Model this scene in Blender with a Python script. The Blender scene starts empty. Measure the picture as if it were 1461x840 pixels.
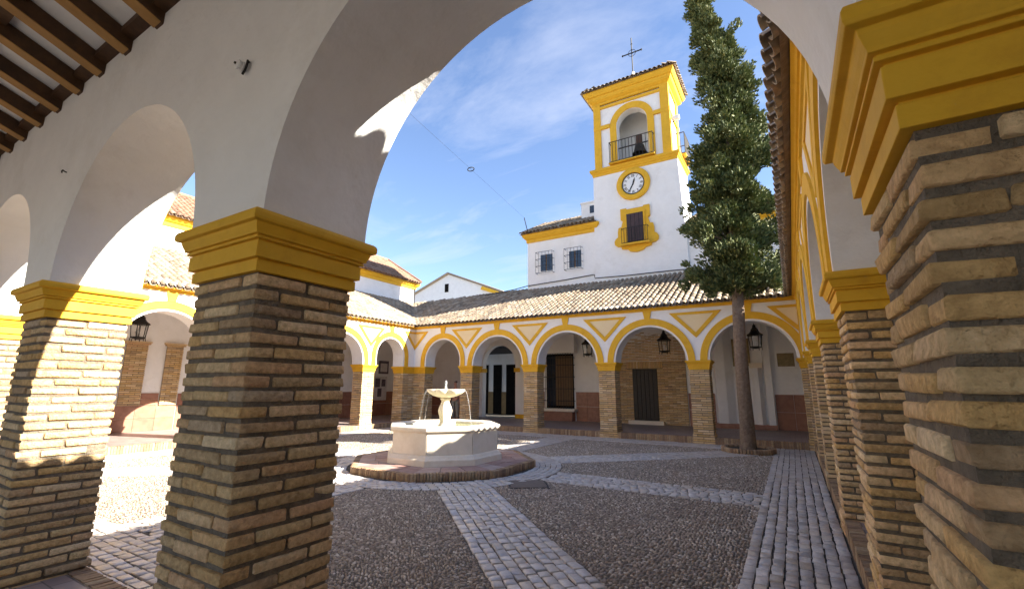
import bpy, bmesh, math, random
import numpy as np
from mathutils import Vector, Matrix, Euler
R = math.radians
random.seed(7); rng = np.random.default_rng(7)
scene = bpy.context.scene
C = scene.collection

# ---------------------------------------------------------------- camera
CAM = Vector((-.382, -1.836, 1.6))
YAW, PIT, ROLL = R(-31.075), R(11.359), R(.245)
fw = Vector((math.sin(YAW)*math.cos(PIT), math.cos(YAW)*math.cos(PIT), math.sin(PIT)))
rt = Vector((math.cos(YAW), -math.sin(YAW), 0)); up = rt.cross(fw)
rt, up = rt*math.cos(ROLL)+up*math.sin(ROLL), -rt*math.sin(ROLL)+up*math.cos(ROLL)
cd = bpy.data.cameras.new('camera'); cam = bpy.data.objects.new('camera', cd); C.objects.link(cam)
M = Matrix.Identity(4)
for i in range(3): M[i][0], M[i][1], M[i][2], M[i][3] = rt[i], up[i], -fw[i], CAM[i]
cam.matrix_world = M
cd.sensor_width = 36; cd.lens = 651.856/1461*36; cd.clip_start = .05; cd.clip_end = 2000
scene.camera = cam
def proj(p):
    d = Vector(p)-CAM; z = d.dot(fw)
    if z < .05: return None
    return 730.5+651.856*d.dot(rt)/z, 420-651.856*d.dot(up)/z, z
def seen_size(p, margin=40):
    q = proj(p)
    if q is None or not (-margin < q[0] < 1461+margin and -margin < q[1] < 840+margin): return 0
    return 1/q[2]

# ---------------------------------------------------------------- light
SUN = Vector((1, .27, .622)).normalized()          # towards the sun
el = math.asin(SUN.z); az = math.atan2(SUN.x, SUN.y)
world = bpy.data.worlds.new('World'); scene.world = world; world.use_nodes = True
wn = world.node_tree; wn.nodes.clear(); WL_ = wn.links.new
out = wn.nodes.new('ShaderNodeOutputWorld'); bg = wn.nodes.new('ShaderNodeBackground')
sky = wn.nodes.new('ShaderNodeTexSky'); sky.sky_type = 'NISHITA'; sky.sun_disc = False
sky.sun_elevation = el; sky.sun_rotation = az; sky.air_density = 1.0; sky.dust_density = .35; sky.ozone_density = 2.2
bg.inputs['Strength'].default_value = .06
tc = wn.nodes.new('ShaderNodeTexCoord'); sep = wn.nodes.new('ShaderNodeSeparateXYZ'); WL_(tc.outputs['Generated'], sep.inputs[0])
# cirrus: direction projected onto a high flat layer
mz = wn.nodes.new('ShaderNodeMath'); mz.operation = 'MAXIMUM'; mz.inputs[1].default_value = .0; WL_(sep.outputs[2], mz.inputs[0])
az_ = wn.nodes.new('ShaderNodeMath'); az_.operation = 'ADD'; az_.inputs[1].default_value = .12; WL_(mz.outputs[0], az_.inputs[0])
dx = wn.nodes.new('ShaderNodeMath'); dx.operation = 'DIVIDE'; WL_(sep.outputs[0], dx.inputs[0]); WL_(az_.outputs[0], dx.inputs[1])
dy = wn.nodes.new('ShaderNodeMath'); dy.operation = 'DIVIDE'; WL_(sep.outputs[1], dy.inputs[0]); WL_(az_.outputs[0], dy.inputs[1])
cb = wn.nodes.new('ShaderNodeCombineXYZ'); WL_(dx.outputs[0], cb.inputs[0]); WL_(dy.outputs[0], cb.inputs[1])
mp = wn.nodes.new('ShaderNodeMapping'); mp.inputs['Rotation'].default_value = (0, 0, R(35)); mp.inputs['Scale'].default_value = (1.0, 2.3, 1); mp.inputs['Location'].default_value = (3.1, 1.2, 0)
WL_(cb.outputs[0], mp.inputs[0])
n1 = wn.nodes.new('ShaderNodeTexNoise'); n1.inputs['Scale'].default_value = 1.1; n1.inputs['Detail'].default_value = 9; n1.inputs['Roughness'].default_value = .62; n1.inputs['Distortion'].default_value = .5
WL_(mp.outputs[0], n1.inputs['Vector'])
cr = wn.nodes.new('ShaderNodeValToRGB'); cr.color_ramp.elements[0].position = .50; cr.color_ramp.elements[1].position = .94
cr.color_ramp.elements[0].color = (0, 0, 0, 1); cr.color_ramp.elements[1].color = (.85, .85, .85, 1)
WL_(n1.outputs[0], cr.inputs[0])
mxw = wn.nodes.new('ShaderNodeMix'); mxw.data_type = 'RGBA'
WL_(cr.outputs[0], mxw.inputs[0]); WL_(sky.outputs[0], mxw.inputs[6]); mxw.inputs[7].default_value = (3.4, 3.7, 4.1, 1)
tnt = wn.nodes.new('ShaderNodeMix'); tnt.data_type = 'RGBA'; tnt.blend_type = 'MULTIPLY'; tnt.inputs[0].default_value = 1; tnt.inputs[7].default_value = (.95, .93, 1.0, 1)
WL_(mxw.outputs[2], tnt.inputs[6]); WL_(tnt.outputs[2], bg.inputs[0]); WL_(bg.outputs[0], out.inputs[0])
sd = bpy.data.lights.new('sun', 'SUN'); sd.energy = 5.0; sd.angle = R(.5); sd.color = (1, .93, .82)
sun = bpy.data.objects.new('sun', sd); C.objects.link(sun); sun.rotation_euler = SUN.to_track_quat('Z', 'Y').to_euler(); sun.location = (20, 5, 20)
vs = scene.view_settings; vs.view_transform = 'Standard'; vs.look = 'None'; vs.exposure = 2.4; vs.gamma = 1; vs.use_curve_mapping = False
scene.render.engine = 'CYCLES'; scene.cycles.use_denoising = True; scene.cycles.max_bounces = 10; scene.cycles.diffuse_bounces = 8

# ---------------------------------------------------------------- materials
def mat(name, cols, cscale=3., rough=.8, bump=(), rand=None, stain=None, metal=0., spec=.4, extra=None, det=6):
    """cols: two colours blended by noise. rand: list of colours picked per piece. bump: list of (scale, strength, distance)."""
    m = bpy.data.materials.new(name); m.use_nodes = True; nt = m.node_tree; N = nt.nodes; L = nt.links.new
    b = N['Principled BSDF']; b.inputs['Roughness'].default_value = rough; b.inputs['Metallic'].default_value = metal
    b.inputs['Specular IOR Level'].default_value = spec
    g = N.new('ShaderNodeNewGeometry'); pos = g.outputs['Position']
    n = N.new('ShaderNodeTexNoise'); n.inputs['Scale'].default_value = cscale; n.inputs['Detail'].default_value = det; n.inputs['Roughness'].default_value = .65
    L(pos, n.inputs['Vector'])
    r = N.new('ShaderNodeValToRGB'); r.color_ramp.elements[0].position = .32; r.color_ramp.elements[1].position = .68
    r.color_ramp.elements[0].color = (*cols[0], 1); r.color_ramp.elements[1].color = (*cols[1], 1)
    L(n.outputs[0], r.inputs[0]); col = r.outputs[0]
    if rand:
        oi = N.new('ShaderNodeObjectInfo'); ad = N.new('ShaderNodeMath'); ad.operation = 'ADD'
        L(oi.outputs['Random'], ad.inputs[0]); L(g.outputs['Random Per Island'], ad.inputs[1])
        fr = N.new('ShaderNodeMath'); fr.operation = 'FRACT'; L(ad.outputs[0], fr.inputs[0])
        rr = N.new('ShaderNodeValToRGB'); rr.color_ramp.interpolation = 'LINEAR'
        e = rr.color_ramp.elements
        while len(e) < len(rand): e.new(.5)
        for i, c in enumerate(rand): e[i].position = i/(len(rand)-1); e[i].color = (*c, 1)
        L(fr.outputs[0], rr.inputs[0])
        mx = N.new('ShaderNodeMix'); mx.data_type = 'RGBA'; mx.blend_type = 'MULTIPLY'; mx.inputs[0].default_value = 1
        L(rr.outputs[0], mx.inputs[6]); L(col, mx.inputs[7]); col = mx.outputs[2]
    for (sc, c, lo, hi) in (stain or ()):
        n2 = N.new('ShaderNodeTexNoise'); n2.inputs['Scale'].default_value = sc; n2.inputs['Detail'].default_value = 7; n2.inputs['Roughness'].default_value = .7
        L(pos, n2.inputs['Vector'])
        mr = N.new('ShaderNodeMapRange'); mr.inputs[1].default_value = lo; mr.inputs[2].default_value = hi; L(n2.outputs[0], mr.inputs[0])
        mx = N.new('ShaderNodeMix'); mx.data_type = 'RGBA'; L(mr.outputs[0], mx.inputs[0]); L(col, mx.inputs[6]); mx.inputs[7].default_value = (*c, 1); col = mx.outputs[2]
    L(col, b.inputs['Base Color'])
    prev = None
    for (sc, st, dist) in bump:
        n3 = N.new('ShaderNodeTexNoise'); n3.inputs['Scale'].default_value = sc; n3.inputs['Detail'].default_value = 5; L(pos, n3.inputs['Vector'])
        bp = N.new('ShaderNodeBump'); bp.inputs['Strength'].default_value = st; bp.inputs['Distance'].default_value = dist; L(n3.outputs[0], bp.inputs['Height'])
        if prev: L(prev, bp.inputs['Normal'])
        prev = bp.outputs[0]
    if prev: L(prev, b.inputs['Normal'])
    if extra: extra(m, b, N, L, pos)
    return m
MT = {}
MT['plaster'] = mat('white_plaster', ((.76, .755, .74), (.82, .815, .80)), 2.2, .85, [(2.2, .8, .04), (9, .45, .016), (40, .2, .006), (140, .15, .003)],
                    stain=[(.9, (.66, .64, .60), .54, .80), (5, (.58, .55, .50), .66, .88), (24, (.60, .57, .52), .70, .84)])
MT['yellow'] = mat('ochre_yellow_paint', ((.67, .37, .014), (.74, .43, .026)), 5, .7, [(5, .4, .012), (30, .2, .005), (120, .15, .003)], stain=[(3, (.54, .28, .014), .54, .80), (22, (.50, .33, .11), .66, .82), (55, (.66, .55, .36), .74, .80)])
MT['cream'] = mat('cream_paint', ((.78, .62, .36), (.80, .66, .42)), 4, .8, [(20, .15, .005)])
BR = [(.62, .42, .205), (.72, .48, .205), (.50, .34, .16), (.77, .58, .345), (.64, .405, .225), (.70, .52, .28), (.40, .29, .18), (.74, .50, .255), (.82, .66, .43), (.62, .41, .17), (.52, .415, .30)]
MT['brick'] = mat('tan_clay_brick', ((.66, .61, .53), (1.08, 1.06, 1.02)), 30, .92, [(22, 1., .02), (60, .9, .011), (170, .7, .005)], rand=BR,
                  stain=[(3.2, (.17, .125, .075), .62, .92), (40, (.16, .11, .06), .63, .80), (15, (.74, .66, .54), .66, .86)])
MT['brick_far'] = mat('far_clay_brick', ((.78, .76, .72), (1, 1, 1)), 22, .92, [(50, .5, .006)], rand=[tuple(v*.94 for v in c) for c in BR], stain=[(3, (.22, .16, .10), .68, .95)])
MT['mortar'] = mat('grey_brown_mortar', ((.13, .105, .075), (.23, .185, .135)), 12, .95, [(40, 1., .02), (160, .6, .006)])
MT['kerb_brick'] = mat('dark_edge_brick', ((.7, .66, .6), (1, 1, 1)), 24, .9, [(40, .6, .006)], rand=[(.36, .24, .14), (.46, .32, .18), (.28, .18, .11), (.48, .36, .22), (.33, .21, .13), (.24, .155, .10), (.42, .28, .16)], stain=[(5, (.12, .09, .06), .58, .85)])
MT['trough'] = mat('shade_toned_trough_tile', ((.7, .66, .6), (1, 1, 1)), 12, .92, [(50, .5, .006)], rand=[(.20, .15, .10), (.27, .20, .135), (.15, .115, .08)])  # roof clay toned darker, shade between the cover tiles put into the colour
MT['tile'] = mat('clay_roof_tile', ((.70, .66, .60), (1, 1, 1)), 9, .85, [(60, .4, .005)], rand=[(.32, .245, .165), (.40, .32, .23), (.24, .18, .125), (.47, .41, .32), (.31, .25, .19), (.18, .145, .11), (.43, .36, .275), (.30, .21, .14)],
                 stain=[(2.0, (.26, .22, .17), .56, .84), (18, (.10, .085, .06), .60, .80)])
MT['tile_red'] = mat('red_roof_tile', ((.75, .7, .65), (1, 1, 1)), 9, .85, [(60, .4, .005)], rand=[(.24, .14, .09), (.29, .185, .125), (.19, .11, .075), (.32, .22, .16)], stain=[(2.0, (.25, .17, .12), .56, .82)])
MT['roof_bed'] = mat('dark_roof_bed', ((.13, .095, .065), (.22, .16, .11)), 8, .95, [(20, .5, .02)])
MT['sett'] = mat('grey_stone_sett', ((.72, .72, .73), (1, 1, 1)), 30, .42, [(35, .6, .008), (120, .3, .003)], spec=.6,
                 rand=[(.56, .52, .485), (.62, .585, .55), (.47, .435, .405), (.66, .63, .595), (.56, .515, .47), (.58, .51, .42), (.51, .485, .47)], stain=[(5, (.12, .11, .10), .60, .85)])
MT['joint'] = mat('dark_joint_soil', ((.045, .04, .034), (.085, .075, .062)), 25, .95, [(60, .6, .01)])
MT['pebble'] = mat('brown_pebble', ((.75, .74, .72), (1, 1, 1)), 60, .42, [(80, .3, .003)], spec=.5,
                   rand=[(.24, .19, .14), (.37, .29, .215), (.155, .125, .10), (.46, .38, .285), (.27, .21, .165), (.62, .54, .44), (.195, .165, .14), (.38, .295, .215), (.76, .69, .59)], stain=[(1.2, (.11, .085, .065), .58, .92), (.55, (.36, .31, .26), .55, .95)])
MT['pebble_bed'] = mat('pebble_bed_mortar', ((.10, .08, .058), (.19, .15, .11)), 40, .9, [(45, 1., .02)], stain=[(1.2, (.05, .045, .04), .55, .85)])
MT['stone'] = mat('cream_limestone', ((.66, .58, .45), (.76, .69, .57)), 5, .6, [(25, .25, .006), (120, .2, .003)], stain=[(2.5, (.52, .43, .29), .56, .80), (12, (.45, .38, .27), .66, .84)])
MT['slab'] = mat('reddish_stone_slab', ((.75, .72, .7), (1, 1, 1)), 7, .6, [(30, .3, .006)], rand=[(.34, .20, .17), (.42, .30, .26), (.27, .16, .15), (.46, .37, .33), (.38, .25, .22)])
MT['wains'] = mat('red_marble_wainscot', ((.7, .66, .62), (1, 1, 1)), 6, .45, [(30, .15, .003)], rand=[(.34, .155, .095), (.40, .19, .115), (.29, .13, .085), (.36, .18, .12)])
MT['wood'] = mat('dark_brown_wood', ((.050, .023, .009), (.095, .045, .017)), 9, .6, [(30, .5, .006)], stain=[(3, (.04, .02, .01), .55, .8)])  # brown darkened for the shaded rafter sides; purlins and bell yoke share it
MT['wood_lit'] = mat('lit_rafter_timber', ((.32, .17, .045), (.42, .235, .07)), 6, .5, [(40, .4, .004)])  # lighter gold copy of the rafter wood, floor bounce put into the colour
MT['iron'] = mat('black_wrought_iron', ((.012, .012, .013), (.026, .024, .022)), 20, .65, [(60, .2, .002)], metal=0., spec=.3)
MT['glass'] = mat('dark_window_glass', ((.012, .018, .030), (.02, .03, .05)), 2, .08, spec=.8)
MT['dark'] = mat('dark_interior', ((.006, .005, .005), (.012, .010, .009)), 3, .9, spec=.08)
MT['shutter'] = mat('brown_wood_shutter', ((.11, .058, .022), (.16, .09, .035)), 7, .5, [(30, .3, .004)])
MT['floor'] = mat('gallery_floor_tile', ((.16, .125, .115), (.24, .19, .17)), 4, .5, [(12, .2, .01)], stain=[(1.5, (.11, .09, .085), .5, .75)])
MT['white'] = mat('white_enamel', ((.78, .78, .77), (.82, .82, .81)), 5, .4)
MT['bark'] = mat('grey_brown_bark', ((.13, .09, .06), (.24, .18, .13)), 14, .95, [(18, 1., .03), (70, .5, .008)], stain=[(5, (.07, .05, .035), .6, .8)])
def leafx(m, b, N, L, pos):
    b.inputs['Transmission Weight'].default_value = 0
    b.inputs['Subsurface Weight'].default_value = 0
MT['leaf'] = mat('cypress_foliage', ((.75, .8, .7), (1, 1, 1)), 2.5, .65, rand=[(.085, .112, .035), (.16, .18, .058), (.05, .078, .028), (.26, .26, .10), (.10, .13, .048), (.055, .085, .032), (.20, .20, .08)], spec=.3)
MT['soil'] = mat('dark_soil', ((.05, .038, .027), (.09, .07, .05)), 20, .95, [(40, 1, .02)])
MT['paper'] = mat('poster_paper', ((.55, .52, .50), (.70, .67, .66)), 9, .7)
MT['poster_dark'] = mat('poster_dark_print', ((.05, .045, .06), (.16, .13, .15)), 7, .6)
MT['plaque'] = mat('olive_tile_plaque', ((.16, .12, .045), (.30, .22, .09)), 9, .4)
MT['bronze'] = mat('dark_bronze', ((.035, .030, .022), (.07, .06, .04)), 8, .45, metal=.7)
MT['skin'] = mat('skin', ((.42, .20, .14), (.50, .26, .18)), 8, .6)
MT['hair'] = mat('dark_hair', ((.012, .008, .006), (.03, .02, .014)), 40, .6)
MT['navy'] = mat('navy_cloth', ((.02, .024, .045), (.035, .04, .07)), 20, .9)
MT['khaki'] = mat('grey_khaki_cloth', ((.26, .25, .22), (.34, .33, .29)), 20, .9)
MT['earth'] = mat('street_ground', ((.21, .185, .155), (.29, .26, .22)), .8, .9, [(6, .4, .02)])
def waterx(m, b, N, L, pos):
    b.inputs['Transmission Weight'].default_value = .75; b.inputs['IOR'].default_value = 1.33
MT['water'] = mat('green_basin_water', ((.20, .21, .09), (.26, .27, .12)), 3, .06, [(9, .35, .02), (30, .2, .005)], spec=.6)
MT['jet'] = mat('falling_water', ((.82, .86, .9), (.9, .92, .95)), 5, .12, [(40, .4, .004)], extra=waterx)

# ---------------------------------------------------------------- mesh helpers
WLOC = {}
def link(o, parent=None, wloc=(0, 0, 0), rot=None, scale=None):
    C.objects.link(o); w = Vector(wloc); WLOC[o.name] = w
    if parent is not None:
        o.parent = parent; o.location = w-WLOC[parent.name]
    else: o.location = w
    if rot is not None: o.rotation_euler = rot
    if scale is not None: o.scale = scale
    return o
def thing(name, label, cat, loc, group=None, kind=None):
    o = bpy.data.objects.new(name, None); o.empty_display_size = .1
    link(o, None, loc)
    if label: o['label'] = label
    if cat: o['category'] = cat
    if group: o['group'] = group
    if kind: o['kind'] = kind
    return o
def tag(o, label=None, cat=None, group=None, kind=None):
    if label: o['label'] = label
    if cat: o['category'] = cat
    if group: o['group'] = group
    if kind: o['kind'] = kind
    return o
def arr_mesh(name, V, F, m=None, smooth=False):
    """V (n,3) array, F (m,k) index array, quick"""
    me = bpy.data.meshes.new(name); V = np.asarray(V, dtype=np.float32); F = np.asarray(F, dtype=np.int32)
    k = F.shape[1]; nf = len(F)
    me.vertices.add(len(V)); me.vertices.foreach_set('co', V.ravel())
    me.loops.add(nf*k); me.loops.foreach_set('vertex_index', F.ravel())
    me.polygons.add(nf); me.polygons.foreach_set('loop_start', np.arange(nf, dtype=np.int32)*k)
    me.polygons.foreach_set('use_smooth', np.full(nf, smooth)); me.update(calc_edges=True)
    if m: me.materials.append(MT[m] if isinstance(m, str) else m)
    return me
class MB:
    def __init__(s, T=None): s.v = []; s.f = []; s.T = T
    def add(s, vs, fs):
        n = len(s.v); s.v += [tuple(x) for x in vs]; s.f += [tuple(i+n for i in f) for f in fs]; return s
    def box(s, a, b):
        x0, y0, z0 = a; x1, y1, z1 = b
        return s.add([(x0, y0, z0), (x1, y0, z0), (x1, y1, z0), (x0, y1, z0), (x0, y0, z1), (x1, y0, z1), (x1, y1, z1), (x0, y1, z1)],
                     [(0, 3, 2, 1), (4, 5, 6, 7), (0, 1, 5, 4), (1, 2, 6, 5), (2, 3, 7, 6), (3, 0, 4, 7)])
    def prism(s, poly, axis, a, b):
        """poly 2-D, extruded along axis from a to b. axis 0: poly=(y,z); 1: poly=(x,z); 2: poly=(x,y)"""
        def P(p, t): return (t, p[0], p[1]) if axis == 0 else (p[0], t, p[1]) if axis == 1 else (p[0], p[1], t)
        n = len(poly); vs = [P(p, a) for p in poly]+[P(p, b) for p in poly]
        fs = [tuple(range(n)), tuple(range(2*n-1, n-1, -1))]+[(i, (i+1) % n, n+(i+1) % n, n+i) for i in range(n)]
        return s.add(vs, fs)
    def rings(s, rings, close=True, cap=True):
        n = len(rings[0]); vs = [p for r in rings for p in r]; fs = []
        for k in range(len(rings)-1):
            for i in range(n if close else n-1):
                j = (i+1) % n; fs.append((k*n+i, k*n+j, (k+1)*n+j, (k+1)*n+i))
        if cap: fs += [tuple(range(n)), tuple(range((len(rings)-1)*n, len(rings)*n))]
        return s.add(vs, fs)
    def lathe(s, c, prof, seg=24, a0=0., cap=True):
        return s.rings([[(c[0]+r*math.cos(a0+2*math.pi*i/seg), c[1]+r*math.sin(a0+2*math.pi*i/seg), c[2]+z) for i in range(seg)] for r, z in prof], cap=cap)
    def tube(s, pts, r, seg=8):
        pts = [Vector(p) for p in pts]; rs = r if isinstance(r, (list, tuple)) else [r]*len(pts); rings = []
        for i, p in enumerate(pts):
            d = (pts[min(i+1, len(pts)-1)]-pts[max(i-1, 0)]).normalized()
            a = d.cross(Vector((0, 0, 1))); a = a.normalized() if a.length > 1e-3 else Vector((1, 0, 0)); b = d.cross(a)
            rings.append([tuple(p+(a*math.cos(2*math.pi*k/seg)+b*math.sin(2*math.pi*k/seg))*rs[i]) for k in range(seg)])
        return s.rings(rings)
    def mesh(s, name, m, smooth=True, weld=False, angle=35):
        me = bpy.data.meshes.new(name); vs = s.v if s.T is None else [s.T(*p) for p in s.v]
        me.from_pydata(vs, [], s.f)
        bm = bmesh.new(); bm.from_mesh(me)
        if weld: bmesh.ops.remove_doubles(bm, verts=bm.verts, dist=1e-4)
        bmesh.ops.recalc_face_normals(bm, faces=bm.faces); bm.to_mesh(me); bm.free()
        if smooth:
            me.polygons.foreach_set('use_smooth', [True]*len(me.polygons)); me.set_sharp_from_angle(angle=R(angle))
        me.materials.append(MT[m] if isinstance(m, str) else m)
        return me
    def build(s, name, m, parent=None, **k):
        return link(bpy.data.objects.new(name, s.mesh(name, m, **k)), parent)
def bev(o, w=.01, seg=2, ang=40):
    b = o.modifiers.new('bevel', 'BEVEL'); b.width = w; b.segments = seg; b.limit_method = 'ANGLE'; b.angle_limit = R(ang); b.harden_normals = False
    return o
def block_variants(name, dims, m, n, bevel, jit):
    """worn blocks: bevelled boxes with uneven corners, 44 triangles each"""
    res = []
    for k in range(n):
        bm = bmesh.new(); bmesh.ops.create_cube(bm, size=1)
        for v in bm.verts: v.co = Vector((v.co.x*dims[0]+random.uniform(-jit, jit), v.co.y*dims[1]+random.uniform(-jit, jit), v.co.z*dims[2]+random.uniform(-jit, jit)*.6))
        bmesh.ops.bevel(bm, geom=bm.edges[:], offset=bevel, segments=1, affect='EDGES', clamp_overlap=True)
        for v in bm.verts: v.co += Vector((random.uniform(-1, 1), random.uniform(-1, 1), random.uniform(-.6, .6)))*jit*.45
        me = bpy.data.meshes.new(name); bm.to_mesh(me); bm.free()
        me.polygons.foreach_set('use_smooth', [True]*len(me.polygons)); me.set_sharp_from_angle(angle=R(50))
        me.materials.append(MT[m]); res.append(me)
    return res
CUBE_V = np.array([(-.5, -.5, -.5), (.5, -.5, -.5), (.5, .5, -.5), (-.5, .5, -.5), (-.5, -.5, .5), (.5, -.5, .5), (.5, .5, .5), (-.5, .5, .5)])
CUBE_F = np.array([(0, 3, 2, 1), (4, 5, 6, 7), (0, 1, 5, 4), (1, 2, 6, 5), (2, 3, 7, 6), (3, 0, 4, 7)])
def join_blocks(name, items, m, parent, jit=.003):
    """items: (centre, dims, rotz) -> one mesh of loose uneven blocks"""
    V = []; F = []
    for k, (c, d, rz) in enumerate(items):
        v = CUBE_V*np.array(d)+rng.uniform(-jit, jit, (8, 3)); cs, sn = math.cos(rz), math.sin(rz)
        w = np.stack([v[:, 0]*cs-v[:, 1]*sn, v[:, 0]*sn+v[:, 1]*cs, v[:, 2]], 1)+np.array(c)
        V.append(w); F.append(CUBE_F+8*k)
    o = bpy.data.objects.new(name, arr_mesh(name, np.concatenate(V), np.concatenate(F), m)); link(o, parent); o['kind'] = 'stuff'
    return o

# ---------------------------------------------------------------- layout
W, D = 15.37, 14.23
S, TN = .62, .59                   # pier width along the wall, thickness
HB, HC = 2.164, 2.462              # top of the bricks, top of the capital
GZ, FZ = -.16, .04                 # courtyard ground, gallery floor
UX = [2.63+3.135*k for k in range(4)]      # pier starts along near and far arcades
UY = [2.36+2.96*k for k in range(4)]       # pier starts along the side arcades
PR, PL = .11, .68                  # corner pier reach: right corners, left corners
CROWN = 3.65
GD = 4.27                          # gallery depth to the back wall
TT = {'near': lambda u, v, z: (-u, -v, z), 'far': lambda u, v, z: (-u, D+v, z), 'right': lambda u, v, z: (v, u, z), 'left': lambda u, v, z: (-W-v, u, z)}
def bays(kind):
    if kind in ('near', 'far'): P = [(-.6, PR)]+[(u, u+S) for u in UX]+[(W-PL, W+.6)]
    elif kind == 'right': P = [(-.6, PR)]+[(u, u+S) for u in UY]+[(D-PR, D+.6)]
    else: P = [(-.6, PL)]+[(u, u+S) for u in UY]+[(D-.69, D+.6)]
    return [(P[i][1], P[i+1][0]) for i in range(5)], P

# ---------------------------------------------------------------- ground
g = MB().box((-300, -300, GZ-.6), (300, 300, GZ-.03)).build('ground', 'earth'); tag(g, 'grey street ground around the arcaded courtyard', 'ground', kind='structure')
FC = Vector((-7.44, 6.85, GZ))     # fountain centre
pav = thing('pebble_paving', 'dark brown pebble paving panels between the grey sett paths', 'paving', (FC.x, FC.y, GZ), kind='structure')
MB().box((-W-.3, -.3, GZ-.028), (.3, D+.3, GZ-.004)).build('mortar_bed', 'pebble_bed', pav)
PW = .49                            # half width of a path
ends = {'r': ((-.98, FC.y+.0)), 'l': ((-W+.98, FC.y)), 'n': ((FC.x, .98)), 'f': ((FC.x, D-.98)),
        'rn': ((-1.0, .9)), 'rf': ((-1.0, D-.9)), 'ln': ((-W+1.0, .9)), 'lf': ((-W+1.0, D-.9))}
RAD = []
for k, e in ends.items():
    e = Vector((e[0], e[1])); d = e-Vector((FC.x, FC.y)); RAD.append((k, d.normalized(), d.length))
def in_path(x, y):
    if x > -.99 or x < -W+.99 or y < .99 or y > D-.99: return True
    p = Vector((x-FC.x, y-FC.y))
    if p.length < 2.72: return True
    for k, d, ln in RAD:
        if p.dot(d) > 0 and abs(p.x*d.y-p.y*d.x) < PW+.01: return True
    return False
# pebbles set on edge, real stones, too many to count
P = []
st = .040
xs = np.arange(-W+.9, -.9, st); ys = np.arange(.9, D-.9, st)
for x in xs:
    for y in ys:
        if not in_path(x, y): P.append((x, y))
P = np.array(P)+rng.uniform(-.012, .012, (len(P), 2)); n = len(P)
ang = np.where(((np.floor(P[:, 0]*.9)+np.floor(P[:, 1]*.8)) % 2) == 0, .5, -.6)+rng.normal(0, .45, n)
ln = rng.uniform(.017, .026, n); wd = rng.uniform(.009, .015, n); hh = rng.uniform(.004, .015, n)
hexa = np.arange(6)*math.pi/3
bx = np.cos(hexa); by = np.sin(hexa)
prof = [(1., -.012), (.86, .55), (.45, 1.)]
VV = []
for sc, hz in prof:
    lx = bx[None, :]*ln[:, None]*sc; ly = by[None, :]*wd[:, None]*sc
    X = lx*np.cos(ang)[:, None]-ly*np.sin(ang)[:, None]+P[:, :1]; Y = lx*np.sin(ang)[:, None]+ly*np.cos(ang)[:, None]+P[:, 1:]
    Z = np.repeat((GZ-.006 if hz < 0 else GZ-.002)+(hh*max(hz, 0))[:, None], 6, 1)
    VV.append(np.stack([X, Y, Z], 2))
VV = np.concatenate(VV, 1).reshape(-1, 3)
q = [(k*6+i, k*6+(i+1) % 6, k*6+6+(i+1) % 6, k*6+6+i) for k in range(2) for i in range(6)]+[(12, 13, 14, 15), (15, 16, 17, 12)]
FF = (np.array(q)[None]+(np.arange(n)*18)[:, None, None]).reshape(-1, 4)
o = link(bpy.data.objects.new('pebbles', arr_mesh('pebbles', VV, FF, 'pebble', True)), pav); o['kind'] = 'stuff'

SETTS = block_variants('sett', (.150, .118, .09), 'sett', 20, .0065, .006)
def path(name, label, cells, mbfun, limit=300):
    """cells: list of (x, y, length, width, rot). The ones that show largest are separate stones."""
    t = thing(name, label, 'path', (cells[0][0], cells[0][1], GZ), kind='structure', group='sett paths of the courtyard')
    mb = MB(); mbfun(mb); mb.build('joint_bed', 'joint', t)
    rank = sorted(range(len(cells)), key=lambda i: -seen_size((cells[i][0], cells[i][1], GZ)))
    big = [i for i in rank[:limit] if seen_size((cells[i][0], cells[i][1], GZ)) > .085]
    bs = set(big); rest = []
    for i, (x, y, l, w, a) in enumerate(cells):
        z = GZ-.031+random.uniform(-.005, .005)
        if i in bs:
            o = bpy.data.objects.new('sett', random.choice(SETTS)); link(o, t, (x, y, z), (random.uniform(-.03, .03), random.uniform(-.03, .03), a+random.uniform(-.03, .03)), ((l-random.uniform(.014, .024))/.150, (w-random.uniform(.012, .020))/.118, 1))
        else: rest.append(((x, y, z), (l-.016, w-.014, .09), a))
    if rest: join_blocks('distant_setts', rest, 'sett', t, .004)
def strip_cells(p0, p1, hw, keep=None, skew=0.):
    p0 = Vector(p0); p1 = Vector(p1); d = p1-p0; L = d.length; d = d/L; nrm = Vector((-d.y, d.x)); a = math.atan2(d.y, d.x)
    cells = []; nc = max(1, round(2*hw/.128)); cw = 2*hw/nc
    for c in range(nc):
        s = -random.uniform(0, .12); off = -hw+(c+.5)*cw
        while s < L-.05:
            l = random.uniform(.115, .215); l = min(l, L-s)
            p = p0+d*(s+l/2)+nrm*(off+random.uniform(-.005, .005))
            if l > .05 and (keep is None or keep(p.x, p.y)): cells.append((p.x, p.y, l, cw, a))
            s += l
    return cells
def rect_bed(x0, x1, y0, y1, dz=0.): return lambda mb: mb.box((x0, y0, GZ-.06), (x1, y1, GZ-.0035+dz))
path('sett_path', 'grey sett path running along the foot of the shaded side arcade', strip_cells((-.5, 0.02), (-.5, D-.02), .48), rect_bed(-.99, -.01, .0, D))
path('sett_path', 'grey sett path crossing in front of the near brick piers', strip_cells((-1.0, .5), (-W+.02, .5), .48), rect_bed(-W, -1.0, .01, .99))
path('sett_path', 'grey sett path along the kerb of the tower-side arcade', strip_cells((-1.0, D-.5), (-W+1., D-.5), .48), rect_bed(-W+1, -1.0, D-.99, D-.01))
path('sett_path', 'sunlit sett path along the kerb of the sunny arcade', strip_cells((-W+.5, 1.), (-W+.5, D-.02), .48), rect_bed(-W+.01, -W+.99, 1., D))
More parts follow.
